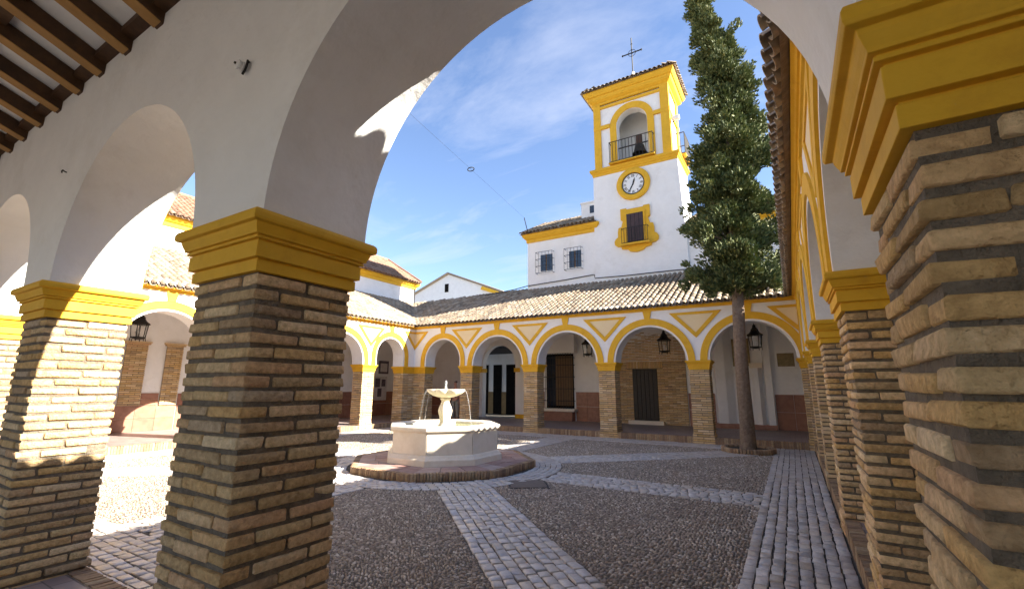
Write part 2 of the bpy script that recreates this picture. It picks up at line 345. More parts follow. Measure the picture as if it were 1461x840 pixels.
names = {'r': 'sett path from the fountain straight to the shaded side arcade', 'l': 'sett path from the fountain straight to the sunny arcade', 'n': 'sett path from the fountain straight to the near brick piers',
         'f': 'sett path from the fountain straight to the tower-side arcade', 'rn': 'sett path running diagonally from the fountain to the corner pier', 'rf': 'sett path running diagonally from the fountain towards the cypress',
         'ln': 'sett path running diagonally from the fountain to the near sunny corner', 'lf': 'sett path running diagonally from the fountain to the far sunny corner'}
for j, (k, d, ln_) in enumerate(RAD):
    inside = lambda x, y: -W+.99 < x < -.99 and .99 < y < D-.99 and (x-FC.x)**2+(y-FC.y)**2 > 2.70**2
    c0 = Vector((FC.x, FC.y))
    cells = strip_cells(c0+d*2.6, c0+d*(ln_+.5), PW, inside)
    a0 = c0+d*2.3; a1 = c0+d*(ln_+.02); nn = Vector((-d.y, d.x))*PW
    path('sett_path', names[k], cells, lambda mb: mb.prism([tuple(a0-nn), tuple(a1-nn), tuple(a1+nn), tuple(a0+nn)], 2, GZ-.06, GZ-.0025-.0004*j))
cells = []
for ring in range(5):
    rr = 2.16+.122*ring; m_ = int(2*math.pi*rr/.155)
    for i in range(m_):
        a = 2*math.pi*(i+.5*(ring % 2))/m_; cells.append((FC.x+rr*math.cos(a), FC.y+rr*math.sin(a), .155, .122, a+math.pi/2))
path('sett_path', 'ring of grey setts around the octagonal fountain step', cells, lambda mb: mb.lathe((FC.x, FC.y, 0), [(2.74, GZ-.06), (2.74, GZ-.0015)], 48), 220)
# manhole cover by the fountain
mh = thing('manhole_cover', 'rusty square iron drain cover set in the paving beside the fountain', 'drain cover', (-4.72, 5.95, GZ))
t_ = lambda u, v, z: (-4.72+u*.82-v*.57, 5.95+u*.57+v*.82, z)
MB(t_).box((-.36, -.36, GZ-.03), (.36, .36, GZ+.009)).build('frame', 'iron', mh)
bev(MB(t_).box((-.32, -.32, GZ), (.32, .32, GZ+.016)).build('lid', mat('rusty_lid', ((.10, .075, .06), (.17, .13, .10)), 14, .6, [(50, .6, .006)]), mh), .006)

# ---------------------------------------------------------------- gallery floors and kerbs
fl = thing('gallery_floor', 'dark reddish tile floor of the arcade galleries', 'floor', (1, -1, FZ), kind='structure')
def floorx(m, b, N, L, pos):
    br = N.new('ShaderNodeTexBrick'); br.inputs['Scale'].default_value = 1; br.inputs['Brick Width'].default_value = .3; br.inputs['Row Height'].default_value = .15; br.inputs['Mortar Size'].default_value = .006
    br.inputs['Color1'].default_value = (.26, .20, .18, 1); br.inputs['Color2'].default_value = (.33, .265, .24, 1); br.inputs['Mortar'].default_value = (.13, .11, .10, 1)
    L(pos, br.inputs['Vector']); L(br.outputs['Color'], b.inputs['Base Color'])
fm = mat('gallery_floor_tiles', ((.16, .125, .115), (.24, .19, .17)), 4, .45, [(12, .2, .01)], extra=floorx)
for a, b in (((-W-GD, -GD), (GD, -.14)), ((-W-GD, D+.14), (GD, D+GD)), ((.14, -.14), (GD, D+.14)), ((-W-GD, -.14), (-W-.14, D+.14))):
    MB().box((a[0], a[1], GZ-.3), (b[0], b[1], FZ)).build('floor_field', fm, fl)
for kind, Lw, lab in (('near', W, 'brick kerb edging the rafter gallery floor'), ('far', W, 'brick kerb step along the tower-side arcade'), ('right', D, 'brick kerb step along the shaded side arcade'), ('left', D, 'brick kerb step along the sunny arcade')):
    T = TT[kind]; k = thing('kerb', lab, 'kerb', T(Lw/2, .07, GZ), kind='structure', group='brick kerbs of the galleries')
    MB(T).box((.0, .012, GZ-.1), (Lw, .14, FZ-.012)).build('kerb_core', 'mortar', k)
    it = []; u = .03
    while u < Lw-.03:
        c = T(u, .068, (GZ+FZ)/2); w = .052; it.append((c, (w, .138, FZ-GZ+.02) if kind in ('near', 'far') else (.138, w, FZ-GZ+.02), 0)); u += .064
    join_blocks('kerb_bricks', it, 'kerb_brick', k, .004)

# ---------------------------------------------------------------- piers
BRICK = block_variants('brick', (.29, .135, .0515), 'brick', 24, .006, .0042)
PITCH = .0704
def bond(x0, x1, y0, y1, z0, z1, grow=.02, growz=.1):
    items = []; nz = int((z1-z0)/PITCH); dz = (z1-z0)/nz
    for k in range(nz):
        z = z0+(k+.5)*dz; e = grow if z < growz else 0.
        X0, X1, Y0, Y1 = x0-e, x1+e, y0-e, y1+e; b = .14
        for swap in (0, 1):
            A0, A1, B0, B1 = (X0, X1, Y0, Y1) if not swap else (Y0, Y1, X0, X1)
            full = (k % 2) == swap
            s0, s1 = (A0, A1) if full else (A0+b, A1-b)
            nb = max(1, round((s1-s0)/.30)); l = (s1-s0)/nb
            sh = random.uniform(-.03, .03) if full and nb > 1 else 0
            cuts = [s0+l*i+(sh if 0 < i < nb else 0) for i in range(nb+1)]
            for side, yc in ((0, B0+b/2), (1, B1-b/2)):
                for i in range(nb):
                    c = (cuts[i]+cuts[i+1])/2; ll = cuts[i+1]-cuts[i]-random.uniform(.013, .024)
                    items.append(((c, yc, z) if not swap else (yc, c, z), ll, swap, side))
    return items
def capital(mb, x0, x1, y0, y1, dz=0.):
    pf = [(-.12, 0), (.012, 0), (.012, .058), (.003, .060), (.003, .067), (.030, .069), (.030, .150), (.021, .152), (.021, .159), (.042, .161), (.042, .172), (.035, .174), (.035, .179), (.052, .181), (.053, .190), (.060, .205), (.066, .222), (.068, .236), (.090, .240), (.095, .252), (.095, .276), (.089, .290), (.079, .298), (.05, .300), (-.12, .301)]
    mb.rings([[(x0-o_, y0-o_, HB+z+dz), (x1+o_, y0-o_, HB+z+dz), (x1+o_, y1+o_, HB+z+dz), (x0-o_, y1+o_, HB+z+dz)] for o_, z in pf])
def pier(label, rects, single, group, low=False):
    x0, x1, y0, y1 = rects[0]
    t = thing('brick_pier', label, 'pier', ((x0+x1)/2, (y0+y1)/2, GZ), group)
    core = MB(); cap = MB(); allit = []
    for i, (x0, x1, y0, y1) in enumerate(rects):
        s = .017; core.box((x0+s, y0+s, GZ-.1), (x1-s, y1-s, HB+.01-.002*i)); capital(cap, x0, x1, y0, y1, -.003*i)
        allit += bond(x0, x1, y0, y1, GZ+.0, HB-.004)
    core.build('mortar_core', 'mortar', t)
    co = cap.build('capital', 'yellow', t, smooth=False)
    if single: bev(co, .0025, 2, 40)
    if single:
        for c, l, sw, side in allit:
            o = bpy.data.objects.new('brick', random.choice(BRICK))
            j = Vector((random.uniform(-.0035, .0035), random.uniform(-.0035, .0035), random.uniform(-.003, .003)))
            rz = (math.pi/2 if sw else 0)+(math.pi if random.random() < .5 else 0)+random.uniform(-.012, .012)
            link(o, t, Vector(c)+j, (random.uniform(-.012, .012), random.uniform(-.014, .014), rz), (l/.29, 1.0, random.uniform(.86, 1.07)))
    else:
        it = []
        for c, l, sw, side in allit:
            j = rng.uniform(-.004, .004, 3)
            it.append((np.array(c)+j, (l, .135, .051), math.pi/2 if sw else 0))
        join_blocks('bricks', it, 'brick_far', t, .004)
    return t
GN, GF, GR, GL = 'piers of the near arcade', 'piers of the tower-side arcade', 'piers of the shaded side arcade', 'piers of the sunny arcade'
pier('thick corner brick pier with ochre capital where near and shaded arcades meet', [(-PR, TN, -TN, 0), (0, TN, -.05, PR)], True, GN)
pier('fully shaded tan brick pier with dark ochre capital beside the fountain view', [(-UX[0]-S, -UX[0], -TN, 0)], True, GN)
pier('brick pier half in sun, its yellow capital split by a slanting shadow', [(-UX[1]-S, -UX[1], -TN, 0)], True, GN)
pier('brightly sunlit brick pier just beyond the half-lit pier of the rafter gallery', [(-UX[2]-S, -UX[2], -TN, 0)], True, GN)
pier('last free brick pier of the rafter gallery before the sunny corner', [(-UX[3]-S, -UX[3], -TN, 0)], False, GN)
pier('corner brick pier joining the rafter gallery to the sunny arcade', [(-W-TN, -W+PL, -TN, 0), (-W-TN, -W, -.05, PL)], False, GN)
ordn = ['first', 'second', 'third', 'fourth']
for k, u in enumerate(UY):
    pier('%s brick pier of the shaded side arcade counted from the thick corner pier' % ordn[k], [(0, TN, u, u+S)], k < 2, GR)
pier('corner brick pier behind the cypress where shaded and tower-side arcades meet', [(-PR, TN, D, D+TN), (0, TN, D-PR, D+.05)], False, GF)
fl_ = ['brick pier between the dark door bay and the white niche bay', 'brick pier between the grilled window bay and the dark door bay', 'brick pier between the street passage bay and the grilled window bay', 'brick pier right behind the fountain bowl, left of the street passage bay']
for k, u in enumerate(UX): pier(fl_[k], [(-u-S, -u, D, D+TN)], False, GF)
pier('wide corner brick pier where the sunny arcade meets the tower-side arcade', [(-W-TN, -W+PL, D, D+TN), (-W-TN, -W, D-.69, D+.05)], False, GF)
ll_ = ['brick pier of the sunny arcade nearest the rafter gallery', 'second sunny arcade pier from the rafter gallery, in front of brick door jambs', 'third sunny arcade pier from the rafter gallery', 'half-lit brick pier of the sunny arcade next to the poster bay']
for k, u in enumerate(UY): pier(ll_[k], [(-W-TN, -W, u, u+S)], False, GL)

# ---------------------------------------------------------------- arcade wings
SL = .47                            # roof slope
EZ = 4.31                           # roof bed height at the eave
def roof_z(v): return EZ+(v+.20)*SL
def tile_mesh(name, m, full=True):
    vs = []; fs = []; L = .44; seg = 7
    for (y, r) in ((-.02, .088), (L, .070)):
        for i in range(seg+1):
            a = math.pi*i/seg; vs.append((r*math.cos(a), y, r*.82*math.sin(a)))
        for i in range(seg+1):
            a = math.pi*i/seg; vs.append(((r-.013)*math.cos(a), y, (r-.013)*.82*math.sin(a)))
    n = seg+1
    for i in range(seg):
        fs.append((i, i+1, 2*n+i+1, 2*n+i))
        fs.append((n+i, 3*n+i, 3*n+i+1, n+i+1)); fs.append((i, n+i, n+i+1, i+1))
    if not full:
        used = sorted({j for f in fs for j in f if 1})
    me = bpy.data.meshes.new(name); me.from_pydata(vs, [], fs); bm = bmesh.new(); bm.from_mesh(me); bmesh.ops.recalc_face_normals(bm, faces=bm.faces); bm.to_mesh(me); bm.free()
    me.polygons.foreach_set('use_smooth', [True]*len(me.polygons)); me.set_sharp_from_angle(angle=R(45)); me.materials.append(MT[m])
    return me, np.array(vs), np.array(fs)
TILE, TV, TF = tile_mesh('roof_tile', 'tile')
TILE_R, _, _ = tile_mesh('roof_tile', 'tile_red')
def tile_roof(parent, T, slope, zf, umin, umax, vmin, vmax, nsingle=0,  pick=None, clip=None, m='tile', step=.212, bed=True, expo=.33, top=None):
    """barrel tiles in columns over a bed of trough tiles. clip(u) -> lowest v of that column"""
    sa = math.atan(slope); ca = math.cos(sa)
    o0 = Vector(T(0, 0, 0)); eu = Vector(T(1, 0, 0))-o0; es = (Vector(T(0, 1, slope))-o0).normalized(); nn = eu.cross(es)
    if nn.z < 0: eu = -eu; nn = -nn
    B = Matrix((eu, es, nn)).transposed()
    ncol = int((umax-umin)/step); cells = []; VB = []; FB = []
    for c in range(ncol+1):
        u = umin+c*step; v0 = vmin if clip is None else max(vmin, clip(u))
        k = 0; v = v0-.02; vx = vmax if top is None else min(vmax, top(u))
        while v < vx-.1:
            cells.append((u+random.uniform(-.008, .008), v, k, c)); v += expo*ca; k += 1
        # trough
        if bed:
            uc = u+step/2; va = vmin if clip is None else max(vmin, clip(uc)); va += .10
            vy = vmax if top is None else min(vmax, top(uc))
            if va < vy-.1:
                n0 = len(VB)
                for vv in (va, vy):
                    for i in range(6):
                        a = math.pi*i/5; VB.append(T(uc-.098*math.cos(a), vv, zf(vv)+.045-.060*math.sin(a)))
                FB += [(n0+i, n0+i+1, n0+7+i, n0+6+i) for i in range(5)]
    if bed and VB:
        tb = link(bpy.data.objects.new('trough_tiles', arr_mesh('trough_tiles', VB, FB, 'trough', True)), parent); tb['kind'] = 'stuff'
        sol = tb.modifiers.new('thick', 'SOLIDIFY'); sol.thickness = .012; sol.offset = 0
    pos = [Vector(T(u, v, zf(v)+.068)) for u, v, k, c in cells]
    sing = set()
    if nsingle:
        idx = [i for i in range(len(cells)) if (pick is None or pick(*cells[i])) and seen_size(pos[i]) > 0]
        idx.sort(key=lambda i: -seen_size(pos[i])); sing = set(idx[:nsingle])
    V = []; F = []; n = 0
    src = TILE if m == 'tile' else TILE_R
    flip = Matrix.Rotation(math.pi, 3, 'Y')
    for c in range(ncol):                                   # pan tiles under the eave, hollow side up
        u = umin+(c+.5)*step; v0 = vmin if clip is None else max(vmin, clip(u))
        if v0 > vmin+.01: continue
        v = v0+.015+random.uniform(-.012, .012); p = Vector(T(u+random.uniform(-.008, .008), v, zf(v)+.058))
        mm = B@Euler((random.uniform(-.04, .02), random.uniform(-.06, .06), random.uniform(-.03, .03))).to_matrix()@flip
        if nsingle: link(bpy.data.objects.new('pan_tile', src), parent, p, mm.to_euler())
        else: V.append(TV@np.array(mm).T+np.array(p)); F.append(TF+n); n += len(TV)
    for i, (u, v, k, c) in enumerate(cells):
        rot = Euler((random.uniform(-.02, .02)-.03, random.uniform(-.05, .05), random.uniform(-.025, .025))).to_matrix()
        mm = B@rot
        if i in sing:
            o = bpy.data.objects.new('roof_tile', src); link(o, parent, pos[i], mm.to_euler())
        else:
            V.append(TV@np.array(mm).T+np.array(pos[i])); F.append(TF+n); n += len(TV)
    if V:
        o = link(bpy.data.objects.new('distant_tiles', arr_mesh('distant_tiles', np.concatenate(V), np.concatenate(F), m, True)), parent); o['kind'] = 'stuff'
def arc(uc, zc, r, n, a0=0, a1=math.pi): return [(uc-r*math.cos(a0+(a1-a0)*i/n), zc+r*math.sin(a0+(a1-a0)*i/n)) for i in range(n+1)]
def arch_wall(mb, spans, u0, u1, v0, v1, ztop, crown, zs, seg=40, sub=.05):
    """a wall pierced by arches, as one closed skin without inner faces"""
    prev = u0; zprev = None
    def solid(a, b, za, zb):
        L_ = [(a, zs)]+([(a, za)] if za else [])+[(a, ztop), (b, ztop)]+([(b, zb)] if zb else [])+[(b, zs)]
        for v in (v0, v1): mb.add([(p[0], v, p[1]) for p in L_], [tuple(range(len(L_)))])
        for z in (zs, ztop): mb.add([(a, v0, z), (b, v0, z), (b, v1, z), (a, v1, z)], [(0, 1, 2, 3)])
        for u, zz in ((a, za), (b, zb)):
            if zz: mb.add([(u, v0, zs), (u, v0, zz), (u, v1, zz), (u, v1, zs)], [(0, 1, 2, 3)])
            else: mb.add([(u, v0, zs), (u, v0, ztop), (u, v1, ztop), (u, v1, zs)], [(0, 1, 2, 3)])
    for a, b in spans:
        a += sub; b -= sub; r = (b-a)/2; zc = crown-r; uc = (a+b)/2
        solid(prev, a, zprev, zc)
        pts = arc(uc, zc, r, seg); pts[0] = (a, zc); pts[-1] = (b, zc)
        for i in range(seg):
            p, q_ = pts[i], pts[i+1]
            for v in (v0, v1): mb.add([(p[0], v, p[1]), (q_[0], v, q_[1]), (q_[0], v, ztop), (p[0], v, ztop)], [(0, 1, 2, 3)])
            mb.add([(p[0], v0, p[1]), (q_[0], v0, q_[1]), (q_[0], v1, q_[1]), (p[0], v1, p[1])], [(0, 1, 2, 3)])
            mb.add([(p[0], v0, ztop), (q_[0], v0, ztop), (q_[0], v1, ztop), (p[0], v1, ztop)], [(0, 1, 2, 3)])
        prev = b; zprev = zc
    solid(prev, u1, zprev, None)
WINGS = {}
wl = {'near': 'white near arcade wing with dark timber rafters under its roof', 'far': 'white arcade wing with yellow arch trim below the bell tower', 'right': 'shaded arcade wing with overhanging tiled eave above the corner pier', 'left': 'sunlit arcade wing with yellow arch trim opposite the shaded wing'}
for kind in ('near', 'far', 'right', 'left'):
    T = TT[kind]; ew = kind in ('near', 'far'); Lw = W if ew else D
    spans, PP = bays(kind)
    wg = thing('arcade_wing', wl[kind], 'arcade', T(Lw/2, .3, FZ), 'arcade wings around the courtyard'); WINGS[kind] = wg
    dz = 0 if ew else -.003
    mb = MB(T)
    if ew: arch_wall(mb, spans, -.62, Lw+.62, -.03, .62, 4.50, CROWN, HC-.004)
    else: arch_wall(mb, spans, .03, Lw-.03, -.03, .62, 4.50, CROWN, HC-.004)
    w_ = mb.build('arcade_wall', 'plaster', wg, weld=True, angle=30)
    if kind == 'near': bev(w_, .014, 3, 50)
    for a, b in spans:
        a += .05; b -= .05; r = (b-a)/2; zc = CROWN-r; uc = (a+b)/2
        mb = MB(T); pin = [(a-.065, HC+.002)]+arc(uc, zc, r+.065, 36)+[(b+.065, HC+.002)]; pot = [(a-.29, HC+.002)]+arc(uc, zc, r+.29, 36)+[(b+.29, HC+.002)]
        V = []; F = []
        for v in (-.058, -.02):
            V += [(p[0], v, p[1]) for p in pin]+[(p[0], v, p[1]) for p in pot]
        n = len(pin)
        for i in range(n-1):
            F += [(i, i+1, n+i+1, n+i), (i, i+1, 2*n+i+1, 2*n+i), (n+i, n+i+1, 3*n+i+1, 3*n+i)]
        F += [(0, n, 3*n, 2*n), (n-1, 2*n-1, 4*n-1, 3*n-1)]
        mb.add(V, F).build('arch_trim', 'yellow', wg, angle=30)
        ph = 4.20
        MB(T).prism([(uc-.095, CROWN+.275), (uc+.095, CROWN+.275), (uc+.15, ph), (uc-.15, ph)], 1, -.066, -.02).build('keystone', 'yellow', wg, smooth=False)
    hw = .83 if ew else .76
    cents = [0.]+[(p[0]+p[1])/2 for p in PP[1:5]]+[Lw]
    for uc in cents:
        zt, za, bw = 4.07, 3.20, .085
        lo, hi = max(uc-hw, .035), min(uc+hw, Lw-.035)       # panels at the corners are cut off by the other wing
        def tri(k, bwid):
            # inverted triangle shrunk by bwid; cut at the corners
            ztt = zt-bwid; zap = za+bwid*2.1; h = (ztt-zap)*hw/(zt-za)
            pl = [(uc-h, ztt), (uc+h, ztt), (uc, zap)]
            if uc == 0.: pl = [(.035+bwid*.0, ztt), (h, ztt), (.035, zap+.035)]
            if uc == Lw: pl = [(Lw-h, ztt), (Lw-.035, ztt), (Lw-.035, zap+.035)]
            return pl
        sp = MB(T).prism(tri(0, bw), 1, -.036, -.02).build('spandrel_panel', 'cream', wg, smooth=False)
        a_, b_ = tri(0, 0), tri(0, bw); mb = MB(T); V = []; F = []
        for v in (-.052, -.02): V += [(p[0], v, p[1]) for p in a_]+[(p[0], v, p[1]) for p in b_]
        for i in range(3):
            j = (i+1) % 3
            if (uc in (0., Lw)) and abs(a_[i][0]-a_[j][0]) < 1e-6: continue
            F += [(i, j, 3+j, 3+i), (i, j, 6+j, 6+i), (3+i, 3+j, 9+j, 9+i)]
        mb.add(V, F).build('panel_border', 'yellow', sp, smooth=False)
    # cornice
    pf = [(-.02, 4.195), (-.062, 4.195), (-.066, 4.25), (-.085, 4.255), (-.10, 4.28), (-.125, 4.295), (-.13, 4.322), (-.02, 4.322)]
    c0, c1 = (-.0, Lw) if ew else (.0, Lw)
    mb = MB(T); mb.rings([[(u, p[0], p[1]+dz) for p in pf] for u in (c0, c1)]); mb.build('cornice', 'yellow', wg, smooth=False)
    it = []; u = .1 if kind == 'left' else 1e9
    while u < Lw-.08:
        c = T(u, -.175, 4.287); it.append((c, (.10, .09, .034) if ew else (.09, .10, .034), 0)); u += .212
    if it: join_blocks('eave_dentils', it, 'yellow', wg, .003)
    # roof
    rf = MB(T); vb = GD+.02
    V = [(0+.20, -.20, EZ), (Lw-.20, -.20, EZ), (Lw+vb, vb, roof_z(vb)), (-vb, vb, roof_z(vb))]
    rf.add(V+[(p[0], p[1], p[2]-.02) for p in V], [(0, 1, 2, 3), (4, 5, 6, 7), (0, 1, 5, 4), (1, 2, 6, 5), (2, 3, 7, 6), (3, 0, 4, 7)])
    ro = rf.build('roof', 'roof_bed', wg, smooth=False)
    clip = lambda u, Lw=Lw: -.27 if .25 <= u <= Lw-.25 else (-u+.02 if u < .25 else u-Lw+.02)
    ns = {'near': 0, 'far': 300, 'right': 70, 'left': 120}[kind]
    pick = (lambda u, v, k, c: k == 0) if kind == 'right' else None
    tile_roof(ro, T, SL, roof_z, -vb+.1, Lw+vb-.1, -.27, vb, ns, pick, clip)
    # gallery ceiling
    mb = MB(T); zc0, sl2 = 4.475, .364
    cz_ = lambda v: zc0+(v-.62)*sl2
    e0, e1 = (0, Lw)
    V = [(e0-.62, .60, cz_(.60)), (e1+.62, .60, cz_(.60)), (e1+GD, GD, cz_(GD)), (e0-GD, GD, cz_(GD))]
    mb.add(V+[(p[0], p[1], p[2]+.03) for p in V], [(0, 1, 2, 3), (4, 5, 6, 7), (0, 1, 5, 4), (1, 2, 6, 5), (2, 3, 7, 6), (3, 0, 4, 7)]).build('ceiling_boards', 'plaster', wg, smooth=False)
    if kind == 'near':
        for v in (.66, 1.22, 1.80, 2.4, 3.0):
            mb = MB(T); mb.rings([[(u, v-.05, cz_(v)-.075), (u, v+.05, cz_(v)-.055), (u, v+.05, cz_(v)-.002), (u, v-.05, cz_(v)-.002)] for u in (.4, 12.6)]); mb.build('purlin', 'wood', wg, smooth=False)
        for k in range(-6, 16):
            u = 4.33+.545*k+random.uniform(-.02, .02); hw_ = .060; hgt = .155
            ve = .60
            P4 = lambda v, a=0: [(u-hw_, v, cz_(v)-hgt+a), (u+hw_, v, cz_(v)-hgt+a), (u+hw_, v, cz_(v)-.004), (u-hw_, v, cz_(v)-.004)]
            mb = MB(T); mb.rings([P4(ve), P4(.68), P4(1.3), P4(2.5), P4(GD)]); bev(mb.build('rafter', 'wood', wg, smooth=False), .008, 1)
            mb = MB(T); mb.rings([[(u-hw_*.96, v, cz_(v)-hgt-.004), (u+hw_*.96, v, cz_(v)-hgt-.004), (u+hw_*.96, v, cz_(v)-hgt+.004), (u-hw_*.96, v, cz_(v)-hgt+.004)] for v in (.64, GD)]); mb.build('rafter_lit_face', 'wood_lit', wg, smooth=False)  # thin strip under each rafter, coloured as if lit from the floor
    # gallery back wall
    zt_ = roof_z(GD)-.02
    if kind in ('near', 'right'):
        a0, a1 = (-GD, Lw+GD) if ew else (-GD+.2, Lw+GD-.2)
        mb = MB(T)
        if ew: arch_wall(mb, spans, a0, a1, GD, GD+.35, zt_, CROWN, GZ-.3, 24)      # unseen open arches, added to let bounced light into the near gallery
        else: mb.box((a0, GD, GZ-.3), (a1, GD+.25, zt_))
        mb.build('gallery_wall', 'plaster', wg, weld=True, angle=30)

# valley gutter between the sunny and tower-side roofs
vg = MB(); 
for s_, nm in ((1, 'a'),):
    pts = [(-W-v+.02*0, D+v, roof_z(v)+.05) for v in (-.28, 1., 2.2, 3.4, GD-.05)]; vg.tube(pts, .045, 8)
tag(vg.build('valley_gutter', 'iron'), 'dark metal valley gutter between the two tiled arcade roofs', 'gutter')

# ---------------------------------------------------------------- tower-side gallery wall with its openings
wf = WINGS['far']; YB = D+GD        # 18.5
PASS = (-14.45, -12.42)
mb = MB(); T_ = lambda u, v, z: (u, YB+v, z); mb.T = T_
arch_wall(mb, [(PASS[0], PASS[1])], -W-GD, 3.9+.4, 0, .35, roof_z(GD)-.02, 3.72, GZ-.2, 28, 0)
mb.build('gallery_wall', 'plaster', wf, weld=True, angle=30)
YW = YB-.001
MB().box((PASS[0]-.28, YB-.07, 2.32), (PASS[0]+.04, YB+.36, 2.52)).build('impost', 'yellow', wf, smooth=False)
MB().box((PASS[1]-.04, YB-.07, 2.32), (PASS[1]+.28, YB+.36, 2.52)).build('impost', 'yellow', wf, smooth=False)
MB().box((PASS[1]+.001, YB-.03, GZ), (-11.6, YB-.001, .24)).build('yellow_skirting', 'yellow', wf, smooth=False)
# wainscot slabs
def wains(x0, x1, z0, z1, w=.62):
    n = max(1, round((x1-x0)/w)); l = (x1-x0)/n
    for i in range(n):
        for j in range(2):
            h = (z1-z0)/2
            MB().box((x0+i*l+.004, YB-.028-.003*random.random(), z0+j*h+.004), (x0+(i+1)*l-.004, YB-.0005, z0+(j+1)*h-.004)).build('wainscot_slab', 'wains', wf, smooth=False)
wains(-11.4, -10.75, FZ, 1.36); wains(-9.1, -7.45, FZ, 1.36); wains(-4.1, -3.08, FZ, 1.36); wains(-.98, 2.0, FZ, 1.34); wains(-19.3, -14.75, FZ, 1.06)
# grilled window with plaster hood, sill and shutters
wd_ = MB().box((-10.62, YB-.05, .60), (-9.2, YB-.001, 3.14)).build('window', 'dark', wf, smooth=False)
for i in range(6):
    x = -10.1+i*.148
    bev(MB().box((x, YB-.085, .72), (x+.138, YB-.055, 3.05)).build('shutter_board', 'shutter', wd_, smooth=False), .006, 1)
MB().box((-10.60, YB-.075, .70), (-10.12, YB-.052, 3.06)).build('shutter_leaf', 'glass', wd_, smooth=False)
bev(MB().box((-10.78, YB-.42, 3.16), (-8.98, YB-.001, 4.02)).build('window_hood', 'plaster', wf, smooth=False), .02)
bev(MB().box((-10.86, YB-.45, 4.02), (-8.90, YB-.002, 4.10)).build('hood_cornice', 'plaster', wf, smooth=False), .02)
bev(MB().box((-10.86, YB-.46, .46), (-9.02, YB-.002, .60)).build('window_sill', 'stone', wf, smooth=False), .02)
MB().box((-10.7, YB-.36, FZ), (-9.16, YB-.002, .46)).build('sill_base', 'wains', wf, smooth=False)
for i in range(12):
    x = -10.66+i*1.46/11; MB().tube([(x, YB-.34, .6), (x, YB-.34, 3.16)], .011, 6).build('grille_bar', 'iron', wd_)
for z in (.95, 1.5, 2.05, 2.6, 2.95):
    mb = MB().box((-10.72, YB-.355, z-.014), (-9.14, YB-.325, z+.014)); mb.box((-10.72, YB-.33, z-.012), (-10.69, YB-.001, z+.012)); mb.box((-9.17, YB-.33, z-.012), (-9.14, YB-.001, z+.012)); mb.build('grille_band', 'iron', wd_, smooth=False)
# brick facing with dark door
def facing(parent, plane, c0, c1, z0, z1, holes, depth=.05, mb_dir=1):
    it = []; nz = int((z1-z0)/PITCH)
    for k in range(nz):
        z = z0+(k+.5)*PITCH; s = c0-(.15 if k % 2 else 0)
        while s < c1-.02:
            a, b = max(s, c0), min(s+.30, c1); s += .30
            segs = [(a, b)]
            for h0, h1, hz0, hz1 in holes:
                if hz0 < z < hz1:
                    segs = [q_ for a_, b_ in segs for q_ in ((a_, min(b_, h0)), (max(a_, h1), b_)) if q_[1]-q_[0] > .03]
            for a_, b_ in segs:
                if b_-a_ < .03: continue
                cen = (a_+b_)/2
                it.append(((cen, plane-depth/2-random.uniform(-.004, .006), z), (b_-a_-.014, depth, PITCH-.018), 0) if mb_dir == 1 else ((plane+depth/2+random.uniform(-.004, .006), cen, z), (depth, b_-a_-.014, PITCH-.018), 0))
    return it
MB().box((-7.42, YB-.035, GZ), (-4.12, YB-.0005, 5.6)).build('mortar_field', 'mortar', wf, smooth=False)
it = facing(wf, YB-.005, -7.42, -4.12, FZ, 5.5, [(-6.38, -5.31, .1, 2.37), (-6.62, -5.07, 2.37, 2.72)])
for i in range(22): it.append(((-6.585+i*.0705, YB-.035, 2.545), (.055, .07, .30), 0))
join_blocks('brick_facing', it, 'brick_far', wf, .004)
dr = MB().box((-6.37, YB-.045, .2), (-5.32, YB-.03, 2.36)).build('door', 'dark', wf, smooth=False)
for i in range(6): bev(MB().box((-6.36+i*.173, YB-.062, .22), (-6.36+(i+1)*.173-.008, YB-.044, 2.34)).build('door_board', mat('black_door', ((.014, .011, .008), (.03, .022, .015)), 9, .5) if i == 0 else bpy.data.materials['black_door'], dr, smooth=False), .005, 1)
MB().box((-6.6, YB-.22, FZ-.01), (-5.1, YB-.002, .19)).build('door_step', 'stone', wf, smooth=False)
# white splayed recess with a side altar-like pilaster, plaques
nb = MB()
nb.prism([(-3.05, YB), (-2.98, YB-.22), (-2.62, YB-.22), (-2.36, YB-.02), (-2.36, YB)], 2, .22, 4.6); nb.build('niche_jamb', 'plaster', wf, smooth=False)
nb = MB(); nb.prism([(-1.72, YB), (-1.62, YB-.16), (-1.46, YB-.30), (-1.34, YB-.02), (-1.34, YB)], 2, .22, 2.34); nb.build('niche_jamb', 'plaster', wf, smooth=False)
nb = MB(); nb.prism([(-1.30, YB), (-1.24, YB-.22), (-1.02, YB-.22), (-1.0, YB)], 2, .22, 4.6); nb.build('niche_jamb', 'plaster', wf, smooth=False)
MB().box((-3.1, YB-.3, GZ), (-.99, YB-.001, .22)).build('niche_plinth', 'wains', wf, smooth=False)
MB().box((-1.74, YB-.33, 2.34), (-1.30, YB-.001, 2.52)).build('niche_ledge', 'stone', wf, smooth=False)
pl = MB().box((-2.32, YB-.06, 2.42), (-1.70, YB-.001, 3.5)).build('relief_plaque', 'plaque'); tag(pl, 'tall olive relief plaque hanging in the white niche behind the trunk', 'plaque')
pq = thing('wall_plaque', 'small olive tile plaque in a white frame above the red wainscot', 'plaque', (-.5, YB, 2.6))
bev(MB().box((-.86, YB-.05, 2.30), (-.14, YB-.001, 2.96)).build('frame', 'plaster', pq, smooth=False), .015)
MB().box((-.78, YB-.062, 2.38), (-.22, YB-.051, 2.88)).build('tile_picture', 'plaque', pq, smooth=False)

